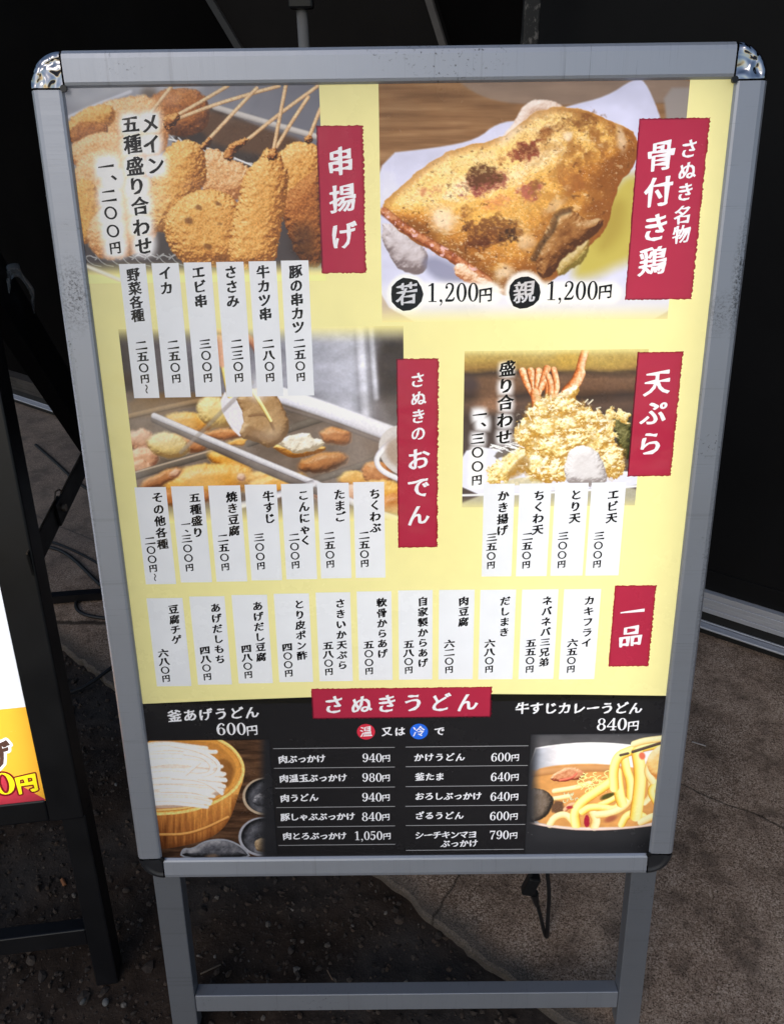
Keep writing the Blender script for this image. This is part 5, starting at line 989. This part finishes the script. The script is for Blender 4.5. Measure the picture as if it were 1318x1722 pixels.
for off in (0., LW + .03):
    A, B_ = sp(.262, 1.19, off), sp(1.14, .016, off); dr = (B_ - A).normalized(); pr = ew.cross(dr).normalized()
    o = MB().prism([(-.036, -.028), (.036, -.028), (.036, -.002), (-.036, -.002)], A, B_, pr, ew).build('rear_leg', M_BF, blk)
    st = MB().prism([(-.019, -.0015), (.019, -.0015), (.019, .0015), (-.019, .0015)], sp(.165, .748, off - .004), sp(.33, .748, off - .004), ez, ew)
    st.prism([(-.018, .002), (.018, .002), (.018, .005), (-.018, .005)], sp(.30, .748, off - .004), sp(.60, .748, off - .004), ez, ew); s_ = st.build('stay', plain('dark_steel', (.02, .019, .018), .45, .6), blk)
    e_ = MB(); e_.tube([sp(.165, .7685, off - .004), sp(.315, .7685, off - .004)], .0014, 8); e_.tube([sp(.335, .7685, off + .000), sp(.60, .7685, off + .000)], .0014, 8); e_.tube([sp(.315, .769, off - .004), sp(.323, .778, off - .003), sp(.333, .776, off), sp(.34, .7685, off)], .0013, 8); e_.tube([sp(.325, .748, off - .008), sp(.325, .748, off + .006)], .006, 12)
    e_.build('rivet_edge', plain('brass_edge', (.30, .23, .17), .35, .8), s_)
MB().prism([(-.012, -.012), (.012, -.012), (.012, .012), (-.012, .012)], sp(1.10, .032, LW + .032), sp(1.10, .032, -.03), eb, ez).build('rear_crossbar', M_BF, blk)

t = NT('clear_plastic'); t.set(Base_Color=(.8, .8, .78), Roughness=.12, Transmission_Weight=.85, IOR=1.4); M_CLEAR = t.m
pts = smooth_path([sp(.335, 1.085, .004), sp(.345, 1.105, .008), sp(.372, 1.098, .012), sp(.40, 1.060, .012), sp(.405, 1.035, .006)], 2)
mbx = MB(); n0 = len(pts); Vv = []
for i, p_ in enumerate(pts): wv = .010 * (1 - .45 * i / n0); Vv += [p_ + ez * wv + ew * .003 * math.sin(i), p_ - ez * wv - eb * .006]
o = MB().add([MB2 @ v for v in Vv], [[2 * i, 2 * i + 1, 2 * i + 3, 2 * i + 2] for i in range(n0 - 1)]).build('plastic_strip', M_CLEAR, None, True)
sm = o.modifiers.new('thickness', 'SOLIDIFY'); sm.thickness = .0012; tag(o, 'curled scrap of clear plastic hanging on the rear leg of the black board', 'plastic scrap')

# ------------------------------------------------------------------ cables and litter
M_CAB = plain('black_rubber', (.010, .010, .011), .5)
def cable(name, pts, r, label, z=.0175):
    P = smooth_path([(*p, z) if len(p) == 2 else p for p in pts], 3); o = MB().tube(P, r, 10).build(name, M_CAB, None, True); tag(o, label, 'cable', 'black cables behind the black board'); return o
cable('cable', [(-1.30, 1.27), (-1.157, 1.223), (-1.097, 1.215), (-1.021, 1.163), (-.876, 1.003), (-.80, .93), (-.66, .80)], .0055, 'thick black cable curving from behind the black frame under the metal stay', .020)
cable('cable', [(-1.30, 1.36), (-1.138, 1.26), (-1.049, 1.215), (-.903, 1.11), (-.76, .98)], .004, 'thin black cable lying on the slab above the thick cable')
cable('cable', [(-.74, 1.04), (-.823, 1.002), (-.884, .974), (-.919, .952), (-.923, .919), (-.897, .877), (-.844, .855), (-.76, .844), (-.6, .8)], .005, 'black cable bent back in a loop crossing the rear crossbar', .0195)
cable('cable', [(-1.0, .52, .008), (-.848, .562, .008), (-.797, .582, .008), (-.763, .613, .012), (-.722, .673, .02), (-.60, .76, .02)], .0048, 'black cable running over the slab edge onto the dark soil', .01)
cable('cable', [(-1.46, 1.98), (-1.30, 1.80), (-1.15, 1.62), (-1.0, 1.52), (-.85, 1.46)], .006, 'dark cable slanting across the slab farthest behind the stay')
pc = empty('power_cord', (.225, -.05, .014)); tag(pc, 'black power cord with a plug hanging in a loop below the menu board', 'power cord')
def rel(p): return Vector(p) - Vector((.225, -.05, .014))
P = smooth_path([rel(p) for p in ((.196, -.02, .30), (.202, -.05, .205), (.214, -.05, .149), (.229, -.05, .09), (.242, -.05, .030), (.247, -.05, .017), (.2475, -.05, .024), (.244, -.05, .075), (.240, -.05, .15), (.231, -.05, .20), (.225, -.02, .30))], 3)
MB().tube(P, .0034, 10).build('cord', M_CAB, pc, True)
pl = MB(); pl.box((-.010, -.008, -.024), (.010, .008, .020), .003, Matrix.Translation(rel((.2075, -.05, .172))) @ Matrix.Rotation(math.radians(14), 4, 'Y')); pl.tube([rel((.2145, -.05, .146)), rel((.219, -.05, .125)), rel((.222, -.05, .112))], [.0075, .0055, .004], 10); pl.build('plug', M_BLK, pc)
def soilh(x, y): return float(soil_z(np.array([x]), np.array([y]))[0])
def litter(name, label, cat, x, y, a, b, r, col, z=None, mat=None):
    z = (soilh(x, y) if z is None else z) + r * .8; dx, dy = math.cos(a) * b / 2, math.sin(a) * b / 2
    o = MB().tube([(-dx, -dy, 0), (-dx * .9, -dy * .9, 0), (0, 0, r * .1), (dx * .9, dy * .9, 0), (dx, dy, 0)], [r * .85, r, r, r, r * .8], 9).build(name, mat or plain(name + '_skin', col, .8, 0, .15, 200), None, True)
    o.location = (x, y, z); tag(o, label, cat); return o
litter('cigarette_butt', 'stubby white cigarette end at the foot of the slab edge', 'cigarette end', .174, -.078, 2.2, .014, .0042, (.55, .5, .46))
litter('cigarette_butt', 'orange brown cigarette end on the soil behind the black leg', 'cigarette end', -.649, .076, -.9, .017, .0035, (.30, .12, .05))
litter('twig', 'pale dry twig lying on the soil just inside the left silver leg', 'twig', -.335, -.088, .45, .036, .0014, (.16, .12, .085))
litter('twig', 'thin straw coloured twig above the middle of the silver crossbar', 'twig', -.129, -.100, -1.0, .02, .0008, (.26, .17, .11))
litter('sliver', 'small whitish sliver on the brown slab right of the board', 'sliver', .665, .384, -.45, .030, .0016, (.34, .31, .29), .014)
rs = np.random.default_rng(21)
for x, y, r, col, lab in ((.198, -.092, .011, (.05, .036, .028), 'brown oval stone below the white cigarette end'), (.222, -.112, .010, (.055, .042, .034), 'brown stone nearest the silver crossbar by the slab'), (-.497, -.142, .009, (.15, .145, .14), 'pale grey stone in front of the black leg'),
                         (-.535, -.140, .0085, (.10, .098, .095), 'mid grey stone left of the black foot'), (-.617, .30, .007, (.17, .165, .16), 'small whitish stone midway between the two boards'), (-.522, .055, .010, (.05, .035, .027), 'brown stone on soil right of the black leg'), (-.69, .06, .010, (.055, .036, .026), 'reddish brown stone under the black board'), (.043, .0, .009, (.07, .052, .045), 'rust brown stone beside the slab edge near its crack'), (-.2, -.06, .009, (.045, .034, .029), 'dull brown stone above the left half of the crossbar')):
    V_ = stone(rs, r); o = MB().add(V_, ICO_F.tolist()).build('stone', plain('stone_skin', col, .85, 0, .25, 180, .3), None, True); sb = o.modifiers.new('round', 'SUBSURF'); sb.levels = sb.render_levels = 1
    o.location = (x, y, max(0, soilh(x, y)) + r * .3); tag(o, lab, 'stone', 'loose stones on the soil')

# the site was measured at a slightly smaller scale than the board: bring it to size about the viewer's standing point
SITE = Matrix.Translation((-.0098, -.8123, 0)) @ Matrix.Scale(1.0182, 4) @ Matrix.Translation((.0098, .8123, 0))
bpy.context.view_layer.update()
for o in list(COL.objects):
    if o.parent is None and o.type in ('MESH', 'EMPTY') and o is not board: o.matrix_world = SITE @ o.matrix_world
